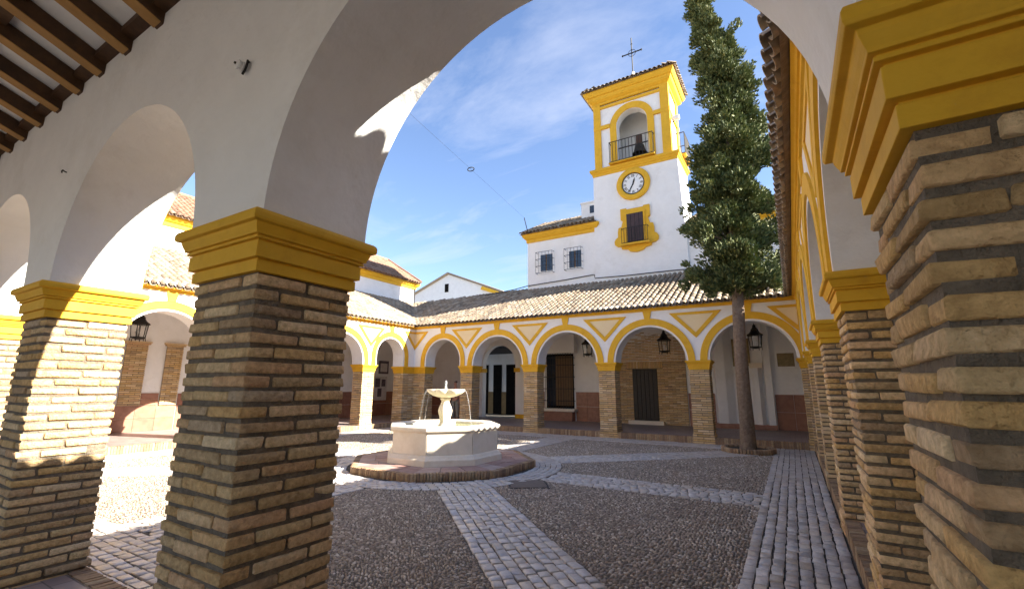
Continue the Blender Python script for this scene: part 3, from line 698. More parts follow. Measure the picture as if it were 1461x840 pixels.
# ---------------------------------------------------------------- sunny gallery wall
wlft = WINGS['left']; XB = -W-GD
MB().box((XB-.3, -GD+.2, GZ-.3), (XB, YB-.01, roof_z(GD)-.02)).build('gallery_wall', 'plaster', wlft, smooth=False)
for y0, y1 in ((4.72, 5.36), (5.92, 6.46)):
    mbm = MB().box((XB-.01, y0+.02, .9), (XB+.06, y1-.02, 2.95)); mbm.build('jamb_core', 'mortar', wlft, smooth=False)
    it = facing(wlft, XB+.045, y0, y1, .9, 3.02, [], .04, 2)
    it += [((XB+.07, (y0+y1)/2, 3.0+.055*j), (.10+.02*j, y1-y0+.10+.06*j, .045), 0) for j in range(2)]
    join_blocks('brick_jamb', it, 'brick_far', wlft, .004)
def wains_l(y0, y1, z0, z1):
    n = max(1, round((y1-y0)/.6)); l = (y1-y0)/n
    for i in range(n):
        for j in range(2):
            h = (z1-z0)/2
            MB().box((XB+.0005, y0+i*l+.004, z0+j*h+.004), (XB+.03+.003*random.random(), y0+(i+1)*l-.004, z0+(j+1)*h-.004)).build('wainscot_slab', 'wains', wlft, smooth=False)
wains_l(1.0, 6.48, FZ, .90); wains_l(5.38, 5.90, .905, 1.32); wains_l(6.5, YB-.05, FZ, 1.30)
wnd = MB().box((XB+.0005, 3.6, .96), (XB+.05, 4.62, 2.95)).build('window', 'dark', wlft, smooth=False)
for y in (3.6, 4.06, 4.56): MB().box((XB+.04, y, .98), (XB+.08, y+.06, 2.93)).build('window_bar', 'shutter', wnd, smooth=False)
# posters
for lab, y0, y1, z0, z1, k in (('pale notice board of pinned posters above the red wainscot', 15.35, 16.65, .84, 2.1, 1), ('small dark framed poster above the notice board', 16.02, 16.72, 2.25, 2.95, 0)):
    po = thing('notice_board' if k else 'framed_poster', lab, 'poster', (XB+.04, (y0+y1)/2, z0))
    MB().box((XB+.031, y0, z0), (XB+.06, y1, z1)).build('board', 'paper' if k else 'poster_dark', po, smooth=False)
    spots = [(.08, .1, .3, .45), (.5, .15, .72, .5), (.35, .55, .62, .92), (.70, .58, .92, .88), (.08, .6, .26, .9)] if k else [(.15, .15, .85, .8)]
    for a, b, c, d in spots:
        MB().box((XB+.06, y0+(y1-y0)*a, z0+(z1-z0)*b), (XB+.064, y0+(y1-y0)*c, z0+(z1-z0)*d)).build('print', 'poster_dark' if k else 'paper', po, smooth=False)

# ---------------------------------------------------------------- lanterns
def make_lantern():
    root = thing('hanging_lantern', 'x', 'lantern', (0, 0, 0))
    m = MB().lathe((0, 0, 0), [(.06, .02), (.19, .06), (.205, .09), (.2, .1), (.06, .1)], 6); m.build('base', 'iron', root, smooth=False)
    for i in range(6):
        a = math.pi/3*i; ca, sa = math.cos(a), math.sin(a)
        MB().tube([(.185*ca, .185*sa, .08), (.225*ca, .225*sa, .5)], .013, 5).build('cage_bar', 'iron', root)
        b = math.pi/3*(i+1); gq = MB().add([(.175*ca, .175*sa, .1), (.175*math.cos(b), .175*math.sin(b), .1), (.21*math.cos(b), .21*math.sin(b), .48), (.21*ca, .21*sa, .48)], [(0, 1, 2, 3)])
        gq.build('pane', LG, root, smooth=False)
        MB().tube([(.19*ca, .19*sa, .07), (.2*ca, .2*sa, -.03)], .012, 5).build('foot', 'iron', root)
    MB().lathe((0, 0, 0), [(.27, .49), (.265, .53), (.17, .60), (.12, .68), (.125, .72), (.10, .73), (.05, .82), (.06, .86), (.015, .90)], 6).build('roof', 'iron', root, smooth=False)
    MB().lathe((0, 0, 0), [(.02, .10), (.02, .2), (.035, .22), (.03, .30), (.01, .33)], 8).build('bulb', 'white', root)
    MB().tube([(0, 0, .88), (0, 0, 2.6)], .012, 6).build('chain', 'iron', root)
    return root
LG = mat('lantern_glass', ((.8, .8, .78), (.9, .9, .88)), 3, .05)
LG.node_tree.nodes['Principled BSDF'].inputs['Transmission Weight'].default_value = .95
lan = make_lantern()
def copy_thing(root, loc, rz, label):
    r = root.copy(); C.objects.link(r); r.location = loc; r.rotation_euler = (0, 0, rz); r['label'] = label
    for ch in root.children:
        c = ch.copy(); C.objects.link(c); c.parent = r
    return r
spots = [((-4.5, 16.5, 2.88), 'black iron lantern hanging in front of the brick door facade'), ((-7.63, 16.4, 2.86), 'black iron lantern hanging beside the grilled window'), ((-1.37, 16.9, 2.95), 'black iron lantern hanging before the white niche behind the cypress trunk'),
         ((-17.6, 4.3, 2.95), 'black iron lantern hanging in the sunny gallery before the brick jambs')]
for i, (loc, lab) in enumerate(spots):
    if i == 0: lan.location = loc; lan['label'] = lab; lan['group'] = 'hanging iron lanterns'; lan.rotation_euler = (0, 0, .3)
    else: copy_thing(lan, loc, .3+.4*i, lab)['group'] = 'hanging iron lanterns'

# ---------------------------------------------------------------- fountain
fo = thing('fountain', 'cream stone octagonal fountain with scalloped bowl and falling water', 'fountain', FC)
A8 = R(22.5); fx, fy = FC.x, FC.y
MB().lathe((fx, fy, GZ-.05), [(2.05, 0), (2.05, .05+.135)], 8, A8).build('step_core', 'mortar', fo, smooth=False)
EDGE = block_variants('edge_brick', (.055, .13, .16), 'kerb_brick', 8, .006, .003)
Rp = 2.13; ap = Rp*math.cos(math.pi/8); side = 2*Rp*math.sin(math.pi/8)
ne = 27
for k in range(8):
    a = k*math.pi/4; nx, ny = math.cos(a), math.sin(a); tx, ty = -ny, nx
    for i in range(ne):
        s = -side/2+(i+.5)*side/ne
        o = bpy.data.objects.new('edge_brick', random.choice(EDGE)); link(o, fo, (fx+nx*(ap-.062)+tx*s, fy+ny*(ap-.062)+ty*s, GZ+.068+random.uniform(-.004, .004)), (random.uniform(-.03, .03), random.uniform(-.03, .03), a-math.pi/2+random.uniform(-.03, .03)), (side/ne/.055*.86, 1, 1))
# reddish slabs on the step
for k in range(8):
    for i in range(3):
        a0 = A8+(k-1)*math.pi/4; a1 = a0+math.pi/4
        p0 = Vector((math.cos(a0), math.sin(a0))); p1 = Vector((math.cos(a1), math.sin(a1)))
        f0, f1 = i/3+.006, (i+1)/3-.006
        ri, ro_ = 1.25, (ap-.128)/math.cos(math.pi/8)
        q_ = [p0.lerp(p1, f0)*ri, p0.lerp(p1, f1)*ri, p0.lerp(p1, f1)*ro_, p0.lerp(p1, f0)*ro_]
        mid = .5+random.uniform(-.1, .1)
        for lo, hi in ((0, mid-.008), (mid+.008, 1)):
            pl = [q_[0].lerp(q_[3], lo), q_[1].lerp(q_[2], lo), q_[1].lerp(q_[2], hi), q_[0].lerp(q_[3], hi)]
            MB().prism([(fx+p.x, fy+p.y) for p in pl], 2, GZ+.10, GZ+.146+random.uniform(-.003, .003)).build('step_slab', 'slab', fo, smooth=False)
BZ = GZ+.14
def octring(prof): return [[(fx+r*math.cos(A8+k*math.pi/4), fy+r*math.sin(A8+k*math.pi/4), z) for k in range(8)] for r, z in prof]
mb = MB(); mb.rings(octring([(1.355, BZ-.02), (1.355, BZ+.12), (1.345, BZ+.135), (1.32, BZ+.15), (1.285, BZ+.20), (1.25, BZ+.215), (1.0, BZ+.215)]), cap=True); bev(mb.build('basin_base', 'stone', fo, smooth=False), .006, 1)
for k in range(8):                    # eight wall panels
    a0 = A8+k*math.pi/4+.004; a1 = a0+math.pi/4-.008
    pl = [(fx+r*math.cos(a), fy+r*math.sin(a)) for r, a in ((1.255, a0), (1.255, a1), (.98, a1), (.98, a0))]
    bev(MB().prism(pl, 2, BZ+.212, .63).build('basin_panel', 'stone', fo, smooth=False), .005, 1)
mb = MB(); mb.rings(octring([(1.0, .628), (1.258, .628), (1.27, .645), (1.285, .65), (1.305, .665), (1.315, .685), (1.318, .725), (1.305, .745), (1.27, .757), (1.02, .757), (.98, .74), (.96, .70), (.955, .2), (1.0, .2)]), cap=False); bev(mb.build('basin_rim', 'stone', fo, smooth=False), .006, 2)
mb = MB(); mb.rings(octring([(.965, .22), (.965, .23)])); mb.build('basin_floor', 'stone', fo, smooth=False)
mb = MB(); mb.rings(octring([(.957, .25), (.957, .69)])); mb.build('basin_water', 'water', fo, smooth=False)
# baluster stem, eight-sided
st_pf = [(.22, .24), (.22, .70), (.185, .73), (.165, .80), (.175, .88), (.215, .98), (.225, 1.04), (.20, 1.11), (.15, 1.18), (.125, 1.24), (.13, 1.27), (.165, 1.285), (.17, 1.32), (.14, 1.33), (.15, 1.37)]
MB().lathe((fx, fy, 0), [(r_*.76, z_) for r_, z_ in st_pf], 8, A8).build('stem', 'stone', fo, smooth=True, angle=40)
# scalloped bowl
rings = []; seg = 64
for (r, z, lob) in ((.13, 1.335, 0), (.22, 1.345, .2), (.36, 1.375, .5), (.48, 1.42, .8), (.56, 1.47, 1.), (.585, 1.51, 1.), (.58, 1.525, 1.), (.55, 1.525, 1.), (.50, 1.49, .8), (.35, 1.445, .3), (.1, 1.43, 0)):
    r *= .80
    rings.append([(fx+(r*(1-.13*lob*(1-abs(math.sin(4*(2*math.pi*i/seg))))*1.6))*math.cos(2*math.pi*i/seg), fy+(r*(1-.13*lob*(1-abs(math.sin(4*(2*math.pi*i/seg))))*1.6))*math.sin(2*math.pi*i/seg), z) for i in range(seg)])
MB().rings(rings).build('bowl', 'stone', fo, angle=60)
MB().lathe((fx, fy, 0), [(.37, 1.49), (.37, 1.505)], 32).build('bowl_water', 'water', fo, smooth=False)
MB().lathe((fx, fy, 0), [(.05, 1.5), (.03, 1.55), (.024, 1.62), (.03, 1.68), (.018, 1.72), (.004, 1.735)], 10).build('water_jet', 'jet', fo)
for a, das in ((R(203), (-.05, .07)), (R(180), (0.,)), (R(28), (0.,))):
    for da in das:
        ca, sa = math.cos(a+da), math.sin(a+da)
        pts = [(fx+(.45+.30*math.sqrt(t)*.62)*ca, fy+(.45+.30*math.sqrt(t)*.55)*sa, 1.505-t*.86) for t in (0, .04, .12, .25, .42, .62, .82, 1)]
        MB().tube(pts, [.007, .007, .006, .005, .005, .0045, .005, .007], 6).build('water_stream', 'jet', fo)

# ---------------------------------------------------------------- bell tower
tw = thing('bell_tower', 'white bell tower with yellow trim, clock and tiled cornice', 'tower', (-5.9, 19.6, 0))
YT = 18.4; YT2 = 20.75
mb = MB(); mb.rings([[(x0, y0, z), (x1, y0, z), (x1, YT2, z), (x0, YT2, z)] for z, x0, x1, y0 in ((GZ, -7.95, -3.55, YT+.12), (6.0, -7.93, -3.63, YT), (12.1, -7.88, -3.86, YT+.04))]); mb.build('tower_shaft', 'plaster', tw, smooth=False)
# ledge
def mould(mb, x0, x1, y0, y1, pf): mb.rings([[(x0-o_, y0-o_, z), (x1+o_, y0-o_, z), (x1+o_, y1+o_, z), (x0-o_, y1+o_, z)] for o_, z in pf])
mb = MB(); mould(mb, -7.88, -3.86, YT+.04, YT2, [(.0, 11.80), (.03, 11.82), (.03, 11.92), (.07, 11.95), (.10, 12.02), (.14, 12.05), (.14, 12.16), (.02, 12.2)]); mb.build('ledge', 'yellow', tw, smooth=False)
# belfry with arched openings
bx0, bx1, by0, by1, zb0, zb1 = -7.74, -4.12, YT+.10, 20.6, 12.19, 15.75
oc, orr, oz = -5.86, .74, 14.28
mb = MB(); arch_wall(mb, [(oc-orr, oc+orr)], bx0, bx1, by0, by0+.45, zb1, oz+orr, zb0, 24, 0)
mb.box((bx0, by0+.45, zb0), (bx0+.4, by1, zb1)); mb.box((bx1-.4, by0+.45, zb0), (bx1, by1, zb1)); mb.box((bx0+.4, by1-.6, zb0), (bx1-.4, by1, zb1)); mb.box((bx0, by0, zb1-.12), (bx1, by1, zb1))
mb.build('belfry', 'plaster', tw, smooth=False)
MB().box((bx0+.3, by0+.2, zb0-.02), (bx1-.3, by1-.3, zb0+.02)).build('belfry_floor', 'stone', tw, smooth=False)
# arch band
V = []; F = []
pin = [(oc-orr-.02, zb0)]+arc(oc, oz, orr+.02, 24)+[(oc+orr+.02, zb0)]; pot = [(oc-orr-.34, zb0)]+arc(oc, oz, orr+.34, 24)+[(oc+orr+.34, zb0)]
for v in (by0-.05, by0+.02): V += [(p[0], v, p[1]) for p in pin]+[(p[0], v, p[1]) for p in pot]
n = len(pin)
for i in range(n-1): F += [(i, i+1, n+i+1, n+i), (i, i+1, 2*n+i+1, 2*n+i), (n+i, n+i+1, 3*n+i+1, 3*n+i)]
MB().add(V, F).build('belfry_arch_trim', 'yellow', tw, angle=30)
for x0 in (bx0-.03, bx1-.33):
    MB().box((x0, by0-.07, zb0), (x0+.36, by0+.01, 15.70)).build('pilaster', 'yellow', tw, smooth=False)
for y0 in (by0-.065, by1-.4):
    MB().box((bx1-.01, y0, zb0), (bx1+.07, y0+.36, 15.70)).build('pilaster', 'yellow', tw, smooth=False)
for x0, x1 in ((bx0-.035, oc-orr-.34), (oc+orr+.34, bx1+.035)):
    MB().box((x0, by0-.085, 14.30), (x1, by0+.01, 14.50)).build('string_course', 'yellow', tw, smooth=False)
MB().box((bx1, by0-.06, 14.30), (bx1+.085, by1, 14.50)).build('string_course', 'yellow', tw, smooth=False)
MB().box((bx0+.3, by0-.06, 15.44), (bx1-.3, by0+.01, 15.58)).build('frieze_band', 'yellow', tw, smooth=False)
mb = MB(); mould(mb, bx0, bx1, by0, by1, [(.0, 15.66), (.08, 15.68), (.08, 15.78), (.13, 15.82), (.22, 15.90), (.26, 15.98), (.27, 16.06), (.33, 16.09), (.40, 16.20), (.42, 16.26), (.42, 16.34), (0, 16.40)]); mb.build('cornice', 'yellow', tw, smooth=False)
# pyramid roof
ov = .46; xm, ym = (bx0+bx1)/2, (by0+by1)/2; apx = 17.35
pr = MB().add([(bx0-ov, by0-ov, 16.36), (bx1+ov, by0-ov, 16.36), (bx1+ov, by1+ov, 16.36), (bx0-ov, by1+ov, 16.36), (xm-.6, ym, apx), (xm+.6, ym, apx)], [(0, 1, 5, 4), (1, 2, 5), (2, 3, 4, 5), (3, 0, 4), (0, 3, 2, 1)]).build('roof', 'roof_bed', tw, smooth=False)
dpt = by1-by0+2*ov; wdt = bx1-bx0+2*ov
tf = lambda u, v, z: (bx0-ov+u, by0-ov+v, z); sl_f = (apx-16.36)/(dpt/2)
hw_t = wdt/2-.6
tile_roof(pr, tf, sl_f, lambda v: 16.36+v*sl_f, .08, wdt-.05, -.06, dpt/2-.05, top=lambda u: min(u, wdt-u)/hw_t*dpt/2)
tr_ = lambda u, v, z: (bx1+ov-v, by0-ov+u, z); sl_r = (apx-16.36)/hw_t
tl_ = lambda u, v, z: (bx0-ov+v, by0-ov+u, z)
for t__ in (tr_, tl_): tile_roof(pr, t__, sl_r, lambda v: 16.36+v*sl_r, .08, dpt-.05, -.06, hw_t-.05, top=lambda u: min(u, dpt-u)/(dpt/2)*hw_t)
# cross
MB().lathe((xm, ym, 0), [(.22, apx-.1), (.2, apx+.15), (.12, apx+.25), (.06, apx+.4)], 10).build('finial', 'stone', tw)
cz0 = apx+.3
mb = MB(); mb.tube([(xm, ym, cz0), (xm, ym, cz0+2.15)], .03, 6); mb.tube([(xm-.50, ym, cz0+1.25), (xm+.50, ym, cz0+1.25)], .032, 6)
for dx_, dz_ in ((-.50, 1.25), (.50, 1.25), (0, 1.78)):
    mb.lathe((xm+dx_, ym, cz0+dz_-.07), [(.01, 0), (.055, .07), (.01, .14)], 6)
for s1 in (-1, 1):
    for s2 in (-1, 1): mb.tube([(xm+s1*.22, ym, cz0+1.25), (xm+s1*.14, ym, cz0+1.25+s2*.14), (xm, ym, cz0+1.25+s2*.22)], .014, 5)
mb.build('iron_cross', 'iron', tw)
# belfry railings
def rail(parent, p0, p1, z0, z1, n, name='balcony_bar'):
    p0 = Vector(p0); p1 = Vector(p1)
    for i in range(n+1):
        p = p0.lerp(p1, i/n); MB().tube([(p.x, p.y, z0), (p.x, p.y, z1)], .013, 5).build(name, 'iron', parent)
    for z in (z0+.03, z1): MB().tube([(p0.x, p0.y, z), (p1.x, p1.y, z)], .022, 5).build('balcony_rail', 'iron', parent)
yr = YT-.22
rail(tw, (-6.93, yr, 0), (-4.84, yr, 0), 12.25, 13.32, 13)
for x in (-6.93, -4.84): rail(tw, (x, yr, 0), (x, by0, 0), 12.25, 13.32, 2)
MB().box((-6.98, yr-.03, 12.205), (-4.79, by0, 12.25)).build('balcony_slab', 'yellow', tw, smooth=False)
xr = -3.58
rail(tw, (xr, 19.0, 0), (xr, 20.3, 0), 12.25, 13.32, 8)
for y in (19.0, 20.3): rail(tw, (xr, y, 0), (bx1, y, 0), 12.25, 13.32, 3)
mb = MB(); mb.prism([(xr+.03, 12.19), (xr+.03, 12.25), (bx1-.1, 12.25), (bx1-.1, 12.19)], 1, 18.98, 20.32); mb.build('side_balcony_bracket', 'yellow', tw, smooth=False)
# belfry window surround lower: shaped yellow frame with iron balcony
wy = YT+.01
def shaped(pts, y0, y1, name, m, parent):
    return MB().prism(pts, 1, y0, y1).build(name, m, parent, smooth=False)
wc, wz = -5.88, 8.82
half = [(.0, 9.78), (.40, 9.78), (.40, 9.84), (.68, 9.84), (.68, 9.30), (.58, 9.22), (.62, 9.10), (.66, 8.95), (.80, 8.92), (.84, 8.72), (.84, 8.48), (.96, 8.40), (1.02, 8.28), (1.0, 8.12), (.88, 8.02), (.70, 8.0), (.68, 7.88), (.42, 7.84), (.30, 7.72), (.12, 7.68), (0, 7.66)]
poly = [(wc+x, z) for x, z in half]+[(wc-x, z) for x, z in reversed(half[1:-1])]
wn_ = shaped(poly, wy-.09, wy+.05, 'window_surround', 'yellow', tw)
shaped([(wc-.46, 8.12), (wc+.46, 8.12), (wc+.46, 9.58), (wc-.46, 9.58)], wy-.14, wy+.03, 'window_reveal', 'yellow', wn_)
shaped([(wc-.385, 8.16), (wc+.385, 8.16), (wc+.385, 9.52), (wc-.385, 9.52)], wy-.146, wy-.10, 'window_dark', 'dark', wn_)
for i in range(4):
    shaped([(wc-.38+i*.19+.008, 8.17), (wc-.38+(i+1)*.19-.008, 8.17), (wc-.38+(i+1)*.19-.008, 9.51), (wc-.38+i*.19+.008, 9.51)], wy-.158, wy-.147, 'shutter_board', mat('dark_red_shutter', ((.035, .018, .018), (.06, .03, .028)), 6, .5) if i == 0 else bpy.data.materials['dark_red_shutter'], wn_)
for i in range(11):
    x = wc-.60+i*.12; MB().tube([(x, wy-.33, 8.05), (x, wy-.33, 8.78)], .011, 5).build('balcony_bar', 'iron', wn_)
for z in (8.08, 8.78): MB().tube([(wc-.6, wy-.12, z), (wc-.6, wy-.33, z), (wc+.6, wy-.33, z), (wc+.6, wy-.12, z)], .016, 5).build('balcony_rail', 'iron', wn_)
MB().box((wc-.66, wy-.36, 7.98), (wc+.66, wy-.08, 8.05)).build('balcony_slab', 'yellow', wn_, smooth=False)
# clock
ck = thing('tower_clock', 'round white clock with roman numerals in a yellow ring on the tower', 'clock', (-5.90, YT, 11.02))
cx, cz, cy = -5.90, 11.02, YT+.02
TC = lambda x, y, z: (cx+x, cy-z, cz+y)
MB(TC).lathe((0, 0, 0), [(.52, 0), (.52, .03), (.56, .10), (.62, .12), (.74, .11), (.80, .07), (.80, 0)], 48, cap=False).build('ring', 'yellow', ck)
MB(TC).lathe((0, 0, 0), [(.50, .0), (.53, .0), (.53, .075), (.495, .075)], 48, cap=False).build('bezel', 'iron', ck)
MB(TC).lathe((0, 0, 0), [(.51, .02), (.51, .045)], 48).build('dial', 'white', ck)
ROM = ['XII', 'I', 'II', 'III', 'IIII', 'V', 'VI', 'VII', 'VIII', 'IX', 'X', 'XI']
for h in range(12):
    a = -h*math.pi/6; mb = MB(); ch = ROM[h]; x = 0; segs = []
    for c in ch:
        if c == 'I': segs.append(((x+.012, 0), (x+.012, .13))); x += .034
        elif c == 'V': segs += [((x, .13), (x+.035, 0)), ((x+.07, .13), (x+.035, 0))]; x += .085
        else: segs += [((x, .13), (x+.07, 0)), ((x, 0), (x+.07, .13))]; x += .085
    w2 = (x-.012)/2
    for (p, q_) in segs:
        d = Vector((q_[0]-p[0], q_[1]-p[1])).normalized(); nx, ny = -d.y*.0085, d.x*.0085
        pts = []
        for (qx, qy) in ((p[0]+nx, p[1]+ny), (q_[0]+nx, q_[1]+ny), (q_[0]-nx, q_[1]-ny), (p[0]-nx, p[1]-ny)):
            lx, ly = qx-w2, qy+.335; pts.append((lx*math.cos(a)-ly*math.sin(a), lx*math.sin(a)+ly*math.cos(a)))
        mb.prism(pts, 2, .046, .052)
    mb.T = TC; mb.build('numeral', 'iron', ck, smooth=False)
for a, ln2, w2 in ((-R(17), .30, .028), (-R(208), .42, .022)):
    pts = [(-w2, -.08), (w2, -.08), (w2*1.3, ln2*.6), (0, ln2), (-w2*1.3, ln2*.6)]
    MB(TC).prism([(x*math.cos(a)-y*math.sin(a), x*math.sin(a)+y*math.cos(a)) for x, y in pts], 2, .056, .066+.004*w2).build('hand', 'iron', ck, smooth=False)
# bell
be = thing('church_bell', 'dark bronze bell with yoke hanging in the belfry arch', 'bell', (oc+.30, by0+.25, 12.6))
bc = (oc+.30, by0+.10, 12.55)
MB().lathe(bc, [(.36, 0), (.35, .04), (.29, .12), (.25, .28), (.22, .42), (.17, .50), (.08, .53), (.0, .535)], 24, cap=False).build('bell_body', 'bronze', be)
bev(MB().box((bc[0]-.14, bc[1]-.10, bc[2]+.52), (bc[0]+.14, bc[1]+.10, bc[2]+1.0)).build('yoke', 'wood', be, smooth=False), .03)
MB().tube([(bc[0]-1.1, bc[1], bc[2]+.56), (bc[0]+.5, bc[1], bc[2]+.56)], .03, 6).build('axle', 'iron', be)
MB().tube([(bc[0], bc[1], bc[2]+.4), (bc[0], bc[1], bc[2]-.08)], [.015, .05], 8).build('clapper', 'iron', be)
fl2 = thing('floodlight', 'small white floodlight on the tower corner beside the belfry', 'floodlight', (bx1+.3, by0+.3, 13.9))
bev(MB().box((bx1+.12, by0+.05, 13.82), (bx1+.46, by0+.26, 14.04)).build('housing', 'white', fl2, smooth=False), .04); MB().tube([(bx1, by0+.2, 13.8), (bx1+.2, by0+.2, 13.8), (bx1+.25, by0+.18, 13.9)], .02, 6).build('bracket', 'iron', fl2)

# ---------------------------------------------------------------- building beside the tower
bl = thing('church_annex', 'white upper storey with two barred windows left of the tower', 'building', (-9.8, 21, 0))
MB().box((-11.68, YB+.005, GZ), (-7.86, 24, 9.1)).build('wall', 'plaster', bl, smooth=False)
mb = MB(); mould(mb, -11.68, -7.89, YB+.005, 24, [(0, 9.02), (.05, 9.03), (.06, 9.18), (.12, 9.22), (.22, 9.34), (.24, 9.46), (0, 9.48)]); mb.build('cornice', 'yellow', bl, smooth=False)
pb = MB().add([(-12.0, YB-.32, 9.47), (-7.8, YB-.32, 9.47), (-7.8, 21.2, 11.0), (-10.6, 21.2, 11.0), (-12.0, 24.2, 9.47), (-7.8, 24.2, 9.47)], [(0, 1, 2, 3), (0, 3, 4), (4, 3, 2, 5), (0, 4, 5, 1), (1, 5, 2)]).build('roof', 'roof_bed', bl, smooth=False)
slb = (11.0-9.47)/(21.2-YB+.32)
ta = lambda u, v, z: (-12.0+u, YB-.32+v, z)
tile_roof(pb, ta, slb, lambda v: 9.47+v*slb, .1, 4.05, -.06, 2.95, 0, None, lambda u: -.06, bed=True)
# hip side left
sll = (11.0-9.47)/1.4
for (xa, xb, za, zb) in ((-11.1, -10.12, 7.27, 8.36), (-9.5, -8.56, 7.25, 8.32)):
    w0 = MB().box((xa, YB-.02, za), (xb, YB+.004, zb)).build('window', 'plaster', bl, smooth=False)
    gx0, gx1, gz0, gz1 = xa+.20, xb-.10, za+.12, zb-.10
    MB().box((gx0, YB-.03, gz0), (gx1, YB-.018, gz1)).build('window_glass', 'glass', w0, smooth=False)
    MB().box(((gx0+gx1)/2-.025, YB-.04, gz0), ((gx0+gx1)/2+.025, YB-.03, gz1)).build('window_mullion', 'shutter', w0, smooth=False)
    for i in range(6):
        x = xa+.02+i*(xb-xa-.04)/5; MB().tube([(x, YB-.26, za), (x, YB-.26, zb)], .008, 5).build('window_bar', 'iron', w0)
    for z in (za, za+.36, za+.72, zb):
        MB().tube([(xa+.02, YB, z), (xa+.02, YB-.26, z), (xb-.02, YB-.26, z), (xb-.02, YB, z)], .013, 5).build('window_band', 'iron', w0)
cm = thing('roof_dormer', 'small white dormer with a tiny window rising from the annex roof', 'dormer', (-8.4, 19.6, 9.6))
MB().box((-8.92, 19.3, 9.5), (-8.0, 20.3, 10.92)).build('wall', 'plaster', cm, smooth=False); MB().box((-8.96, 19.26, 10.92), (-7.96, 20.34, 11.0)).build('cap', 'plaster', cm, smooth=False)
MB().box((-8.45, 19.285, 10.35), (-8.15, 19.299, 10.75)).build('window', 'glass', cm, smooth=False)
# nave right of the tower
nv = thing('church_nave', 'white wall with tiled roof between the tower and the cypress', 'building', (0, 22, 0))
MB().box((-3.75, YB+.004, GZ), (6, 26, 8.4)).build('wall', 'plaster', nv, smooth=False)
mb = MB(); mould(mb, -3.5, 6, YB+.004, 26, [(0, 8.24), (.06, 8.25), (.07, 8.36), (.16, 8.42), (.20, 8.52), (0, 8.54)]); mb.build('cornice', 'yellow', nv, smooth=False)
pn = MB().add([(-3.6, YB-.32, 8.54), (6.3, YB-.32, 8.54), (6.3, 22.3, 10.4), (-3.6, 22.3, 10.4), (-3.6, 26, 8.54), (6.3, 26, 8.54)], [(0, 1, 2, 3), (3, 2, 5, 4), (0, 3, 4), (1, 5, 2), (0, 4, 5, 1)]).build('roof', 'roof_bed', nv, smooth=False)
sln = (10.4-8.54)/(22.3-YB+.32)
tile_roof(pn, lambda u, v, z: (-3.6+u, YB-.32+v, z), sln, lambda v: 8.54+v*sln, .05, 9.8, -.06, 4.1, 0, None, None)
# cable along the tower foot
cbm = MB(); zt0 = roof_z(GD)
cbm.tube([(-14.2, YB-.25, zt0+.02), (-12.4, YB-.12, zt0+.18), (-11.7, YB-.04, zt0+.30), (-9.5, YB-.04, zt0+.38), (-8.1, YB-.04, zt0+.46), (-7.98, YB-.1, zt0+.44), (-7.95, YB-.1, zt0+.26), (-6.5, YT-.04, zt0+.20), (-4.6, YT-.05, zt0+.18), (-3.6, YT-.06, zt0+.15)], .022, 6)
tag(cbm.build('wall_cable', 'iron'), 'black cable running along the foot of the tower and annex', 'cable')

# ---------------------------------------------------------------- building behind the sunny arcade
bb = thing('upper_building', 'white upper storey with yellow cornice and red tiles behind the sunny arcade', 'building', (-22, 9, 0))
MB().box((-25, -6, GZ), (XB-.005, 18.6, 7.5)).build('wall', 'plaster', bb, smooth=False)
mb = MB(); mould(mb, -25, XB-.005, -6, 18.6, [(0, 7.36), (.05, 7.37), (.06, 7.50), (.14, 7.55), (.22, 7.66), (.22, 7.74), (0, 7.76)]); mb.build('cornice', 'yellow', bb, smooth=False)
xr_ = -22.3; slr = (9.6-7.74)/(XB+.3-xr_)
pb2 = MB().add([(XB+.3, -6.3, 7.74), (XB+.3, 18.75, 7.74), (xr_, 18.75, 9.6), (xr_, -6.3, 9.6), (-25.2, 18.75, 7.74), (-25.2, -6.3, 7.74)], [(0, 1, 2, 3), (3, 2, 4, 5), (1, 4, 2), (0, 3, 5), (0, 5, 4, 1)]).build('roof', 'roof_bed', bb, smooth=False)
tile_roof(pb2, lambda u, v, z: (XB+.3-v, u, z), slr, lambda v: 7.74+v*slr, 2.0, 18.7, -.08, XB+.3-xr_-.05, 0, None, None, m='tile_red')
mb = MB(); mb.tube([(xr_, -6.3, 9.66), (xr_, 18.8, 9.66)], .12, 8); mb.build('ridge', 'tile_red', pb2)
mb = MB(); mb.tube([(XB+.35, 18.72, 7.84), (xr_, 18.72, 9.70)], .09, 8); mb.build('verge', 'tile_red', pb2)
dp = MB().tube([(XB+.12, 18.42, 4.6), (XB+.12, 18.42, 7.4)], .045, 8); tag(dp.build('drain_pipe', 'iron'), 'dark drain pipe at the corner of the white upper storey', 'pipe')

# ---------------------------------------------------------------- gabled house far behind, street beyond the passage
gh = thing('gabled_house', 'distant white gable house with one small window behind the roofs', 'house', (-34.5, 42, 0))
MB().prism([(-41, GZ), (-27.5, GZ), (-27.5, 12.0), (-34.5, 14.75), (-41, 12.35)], 1, 40, 52).build('wall', 'plaster', gh, smooth=False)
for a, b in (((-41.5, 12.15), (-34.5, 14.78)), ((-34.5, 14.78), (-26.6, 11.65))):
    mb = MB(); mb.prism([a, b, (b[0], b[1]+.22), (a[0], a[1]+.22)], 1, 39.75, 52.3); mb.build('roof_slope', 'tile', gh, smooth=False)
MB().box((-35.0, 39.95, 12.6), (-34.45, 39.99, 13.6)).build('window', 'dark', gh, smooth=False)
MB().prism([(-29.6, 12.35), (-26.8, 11.35), (-26.8, 11.72), (-29.4, 12.72)], 1, 39.7, 39.74).build('gable_trim', 'yellow', gh, smooth=False)
sh = thing('street_house', 'white street house with dark doorways seen through the passage', 'house', (-17, 24.5, 0))
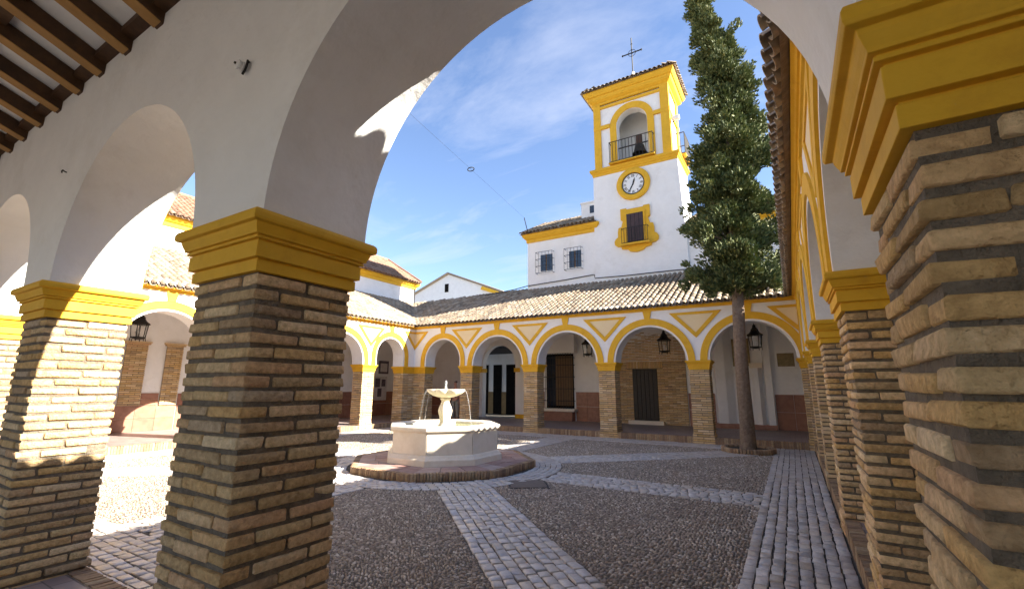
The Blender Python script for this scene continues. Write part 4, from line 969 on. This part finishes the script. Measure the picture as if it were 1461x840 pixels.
MB().box((-21.5, 24, GZ), (-12.6, 27, 3.9)).build('wall', 'plaster', sh, smooth=False)
for a, b in ((-18.4, -17.75), (-17.35, -16.7), (-16.35, -14.9)):
    MB().box((a, 23.96, GZ), (b, 23.998, 3.0)).build('doorway', 'dark', sh, smooth=False)
MB().box((-21.5, 23.975, GZ), (-12.6, 23.997, 1.25)).build('plinth', mat('shade_browned_plinth', ((.20, .13, .05), (.28, .19, .08)), 4, .7), sh, smooth=False)  # yellow plinth painted down to brown, street shade put into its colour
MB().box((-20, 19.7, 3.70), (-12.9, 23.99, 3.82)).build('canopy', 'iron', sh, smooth=False)  # dark canopy, made deeper to keep sky light off the street wall

# ---------------------------------------------------------------- overhead wire with a ring
wa = Vector((-11.9, 19.0, 10.2)); 
ow = thing('overhead_wire', 'thin overhead wire with a small ring crossing above the courtyard', 'wire', wa)
p0, p1, p2, pc = (Vector(p) for p in ((-6.564, -1.231, 7.887), (-8.215, 6.111, 8.519), (-10.415, 15.901, 9.362), (-9.040, 9.783, 8.835)))
MB().tube([tuple(p0), tuple(p1), tuple(p2)], .003, 5).build('wire', 'iron', ow)
mb = MB(); mb.tube([tuple(pc+Vector((.11*math.cos(a), .11*math.sin(a), .025*math.cos(a)))) for a in [2*math.pi*i/16 for i in range(17)]], .016, 6); mb.build('ring', 'iron', ow)
MB().tube([tuple(p2), (-11.75, 18.75, 9.5)], .02, 6).build('wire_post', 'iron', ow)

# ---------------------------------------------------------------- fittings on the near wall
kn = thing('wall_insulator', 'white ceramic knob with dark bracket on the shaded near wall', 'insulator', (-2.98, -.62, 3.42))
TK = lambda x, y, z: (-2.93+x*.62, -.62-z*.62, 3.405+y*.62)
MB(TK).lathe((0, 0, 0), [(.035, -.02), (.035, .03), (.048, .034), (.05, .05), (.03, .058), (.028, .07), (.046, .074), (.046, .092), (.03, .10)], 20).build('knob', 'white', kn)
MB(TK).lathe((0, 0, 0), [(.012, .09), (.012, .112)], 10).build('bolt', 'iron', kn)
MB(TK).tube([(.03, .06, .0), (.065, .045, .03), (.07, .0, .035), (.045, -.05, .035), (.0, -.07, .03)], .011, 8).build('bracket', 'iron', kn)
MB(lambda x, y, z: (-5.86+x*.6, -.62-z*.6, 3.49+y*.6)).tube([(0, 0, -.02), (0, .01, .03), (.012, .02, .05), (.02, .0, .06), (.012, -.03, .055)], .009, 8)
hk = MB(lambda x, y, z: (-5.86+x*.6, -.62-z*.6, 3.49+y*.6)).tube([(0, 0, -.02), (0, .01, .03), (.012, .02, .05), (.02, .0, .06), (.012, -.03, .055)], .009, 8).build('wall_hook', 'iron'); tag(hk, 'small dark iron hook in the near wall above the half-lit pier', 'hook')

# ---------------------------------------------------------------- cypress
TX, TY = -1.60, 12.95
tr = thing('cypress_tree', 'tall ragged dark green cypress with bare trunk in a brick planter', 'tree', (TX, TY, GZ))
trunk = [(TX, TY, GZ-.05, .235), (TX+.005, TY, .1, .205), (TX+.01, TY, .6, .19), (TX+.02, TY, 1.6, .18), (TX+.04, TY, 2.8, .168), (TX+.08, TY, 4.1, .158), (TX+.16, TY, 6.5, .13), (TX+.28, TY, 9., .095), (TX+.25, TY, 11.5, .06), (TX+.02, TY, 13.6, .025)]
mb = MB(); rings = []
for (x, y, z, r) in trunk: rings.append([(x+r*(1+.08*math.sin(3*a+z*2))*math.cos(a), y+r*(1+.08*math.sin(3*a+z*2))*math.sin(a), z) for a in [2*math.pi*i/14 for i in range(14)]])
mb.rings(rings).build('trunk', 'bark', tr, angle=80)
prof_z = [4.05, 4.5, 5.2, 6.2, 7.4, 8.6, 9.6, 10.8, 12.0, 13.0, 13.8, 14.9]
prof_r = [.35, .95, 1.28, 1.20, 1.06, 1.02, .98, .78, .56, .42, .26, .10]
prof_x = [.08, .10, .06, .10, .22, .36, .42, .36, .20, .02, -.18, -.38]
rad = lambda z: float(np.interp(z, prof_z, prof_r)); cxo = lambda z: float(np.interp(z, prof_z, prof_x))
V = []; sprays = 0
LV = []
def branch_tip(z, a):
    w = 1+.20*math.sin(3*a+1.7*z)+.16*math.sin(5*a-2.9*z+1)+.10*math.sin(9*a+5*z)
    return rad(z)*w
limbs = MB()
tips = []
for i in range(420):
    z = 4.3+9.6*(random.random()**1.05); tips.append((z, random.uniform(0, 2*math.pi), rad(z)*random.uniform(.15, .62)))
for i in range(200):
    z = 4.35+10.4*(random.random()**1.10); a = random.uniform(0, 2*math.pi)
    big = random.uniform(.16, .46)*(.5+.5*min(1, rad(z)/1.0))
    rr = max(0., rad(z)*random.uniform(.66, 1.30)-big*.55) if random.random() < .74 else rad(z)*random.uniform(.1, .55)
    for q in range(random.randint(5, 11)):
        f = random.random()
        tips.append((z+random.gauss(.12, big*.5), a+random.gauss(0, big*.36)/max(.3, rr), max(0., rr+random.gauss(.0, big*.45))))
for i in range(180):
    z, a, rr = tips[i*len(tips)//180]; zb = max(3.9, z-.35*rr-.2)
    k0 = float(np.interp(zb, [t[2] for t in trunk], [t[0] for t in trunk]))
    limbs.tube([(k0, TY, zb), (TX+cxo(z)*.5+rr*.5*math.cos(a), TY+rr*.5*math.sin(a), (z+zb)/2-.02), (TX+cxo(z)+rr*.92*math.cos(a), TY+rr*.92*math.sin(a), z)], [.03, .02, .008], 5)
limbs.build('limbs', 'bark', tr)
for (z, a, rr) in tips:
    c = np.array([TX+cxo(z)+rr*math.cos(a), TY+rr*math.sin(a), z])
    outv = np.array([math.cos(a), math.sin(a), .55]); outv /= np.linalg.norm(outv)
    m_ = 80; size = random.uniform(.12, .29)*(1 if z < 12.5 else .75)
    # a clump: leaf sprays around an upturned branchlet
    d = rng.normal(0, 1, (m_, 3)); d /= np.linalg.norm(d, axis=1)[:, None]
    pos = c+d*size*(rng.uniform(.25, 1, (m_, 1))**.6)*np.array([1, 1, .85])+outv*size*.3
    ax = d*.6+outv*.7+np.array([0, 0, .35])+rng.normal(0, .35, (m_, 3)); ax /= np.linalg.norm(ax, axis=1)[:, None]
    sd_ = np.cross(ax, rng.normal(0, 1, (m_, 3))); sd_ /= np.linalg.norm(sd_, axis=1)[:, None]
    L_ = rng.uniform(.07, .14, (m_, 1)); w_ = rng.uniform(.020, .038, (m_, 1))
    nrm_ = np.cross(ax, sd_)
    LV.append(np.stack([pos-ax*L_*.5, pos+sd_*w_+nrm_*w_*.4, pos+ax*L_*.6, pos-sd_*w_+nrm_*w_*.4], 1).reshape(-1, 3))
LV = np.concatenate(LV); nf = len(LV)//4
o = link(bpy.data.objects.new('crown', arr_mesh('crown', LV, np.arange(nf*4).reshape(-1, 4), 'leaf')), tr)
# planter
pt = thing('tree_planter', 'low round brick planter ring with soil at the foot of the cypress', 'planter', (TX, TY, GZ))
MB().lathe((TX, TY, GZ-.02), [(.56, 0), (.56, .10)], 32).build('soil', 'soil', pt)
it = []
for i in range(50):
    a = 2*math.pi*i/50; o = bpy.data.objects.new('edge_brick', random.choice(EDGE)); link(o, pt, (TX+.62*math.cos(a), TY+.62*math.sin(a), GZ+.06), (random.uniform(-.04, .04), random.uniform(-.05, .05), a-math.pi/2), (1.2, 1.05, .95))

# ---------------------------------------------------------------- person in the far gallery
ps = thing('person', 'person in dark top and grey trousers standing behind the fountain', 'person', (-14.08, 15.75, FZ))
def skin(name, verts, edges, radii, m, parent, sub=2):
    me = bpy.data.meshes.new(name); me.from_pydata(verts, edges, []); o = bpy.data.objects.new(name, me); link(o, parent, WLOC[parent.name])
    o.rotation_euler = (0, 0, R(12))
    sk = o.modifiers.new('skin', 'SKIN'); sl = me.skin_vertices[0].data
    for i, r_ in enumerate(radii): sl[i].radius = (r_, r_) if not isinstance(r_, tuple) else r_
    sl[0].use_root = True; sk.use_smooth_shade = True
    s = o.modifiers.new('sub', 'SUBSURF'); s.levels = s.render_levels = sub; me.materials.append(MT[m]); return o
vb_ = [(0, 0, .95), (0, .01, 1.18), (0, .01, 1.40), (0, 0, 1.50), (0, -.01, 1.58), (0, -.015, 1.68), (0, -.01, 1.76)]
eb = [(i, i+1) for i in range(6)]; rb = [(.15, .11), (.14, .10), (.15, .10), (.055, .055), (.062, .07), (.078, .095), (.05, .065)]
def chain(start, pts, rs):
    k = start
    for p, r_ in zip(pts, rs): vb_.append(p); rb.append(r_); eb.append((k, len(vb_)-1)); k = len(vb_)-1
    return k
for s_ in (-1, 1):
    chain(0, [(s_*.10, 0, .88), (s_*.105, -.01, .50), (s_*.11, .02, .09), (s_*.12, -.12, .035)], [.095, .065, .042, .032])
    h = chain(2, [(s_*.19, .01, 1.39), (s_*.235, .02, 1.12), (s_*.245, -.05, .88), (s_*.245, -.07, .80)], [.055, .042, .032, (.022, .036)])
    for f_ in range(4): chain(h, [(s_*.245, -.095+.02*f_, .75), (s_*.24, -.10+.02*f_, .71-.01*(f_ % 2))], [.009, .008])
    chain(h, [(s_*.235, -.105, .79), (s_*.23, -.115, .755)], [.010, .008])
skin('body', vb_, eb, rb, 'skin', ps)
skin('hair', [(0, .02, 1.70), (0, .025, 1.76), (0, .005, 1.80)], [(0, 1), (1, 2)], [(.085, .10), (.09, .10), (.06, .07)], 'hair', ps)
skin('nose', [(0, -.09, 1.675), (0, -.118, 1.655)], [(0, 1)], [.012, .012], 'skin', ps, 1)
sv = [(0, 0, 1.0), (0, .01, 1.18), (0, .01, 1.42), (0, .01, 1.47), (-.2, .01, 1.40), (-.238, .02, 1.15), (.2, .01, 1.40), (.238, .02, 1.15)]
skin('shirt', sv, [(0, 1), (1, 2), (2, 3), (2, 4), (4, 5), (2, 6), (6, 7)], [(.17, .13), (.16, .12), (.165, .12), (.08, .08), .07, .06, .07, .06], 'navy', ps)
tv = [(0, 0, 1.0), (-.10, 0, .86), (-.105, -.005, .5), (-.11, .015, .10), (.10, 0, .86), (.105, -.005, .5), (.11, .015, .10)]
skin('trousers', tv, [(0, 1), (1, 2), (2, 3), (0, 4), (4, 5), (5, 6)], [(.165, .125), .11, .085, .07, .11, .085, .07], 'khaki', ps)
for s_ in (-1, 1):
    sh_ = MB().lathe((0, 0, 0), [(.05, 0), (.055, .03), (.045, .07), (.02, .08)], 10).build('shoe', 'hair', ps); sh_.scale = (1, 2.2, 1); sh_.location = (s_*.12, -.06, .0)
for o in ps.children: pass
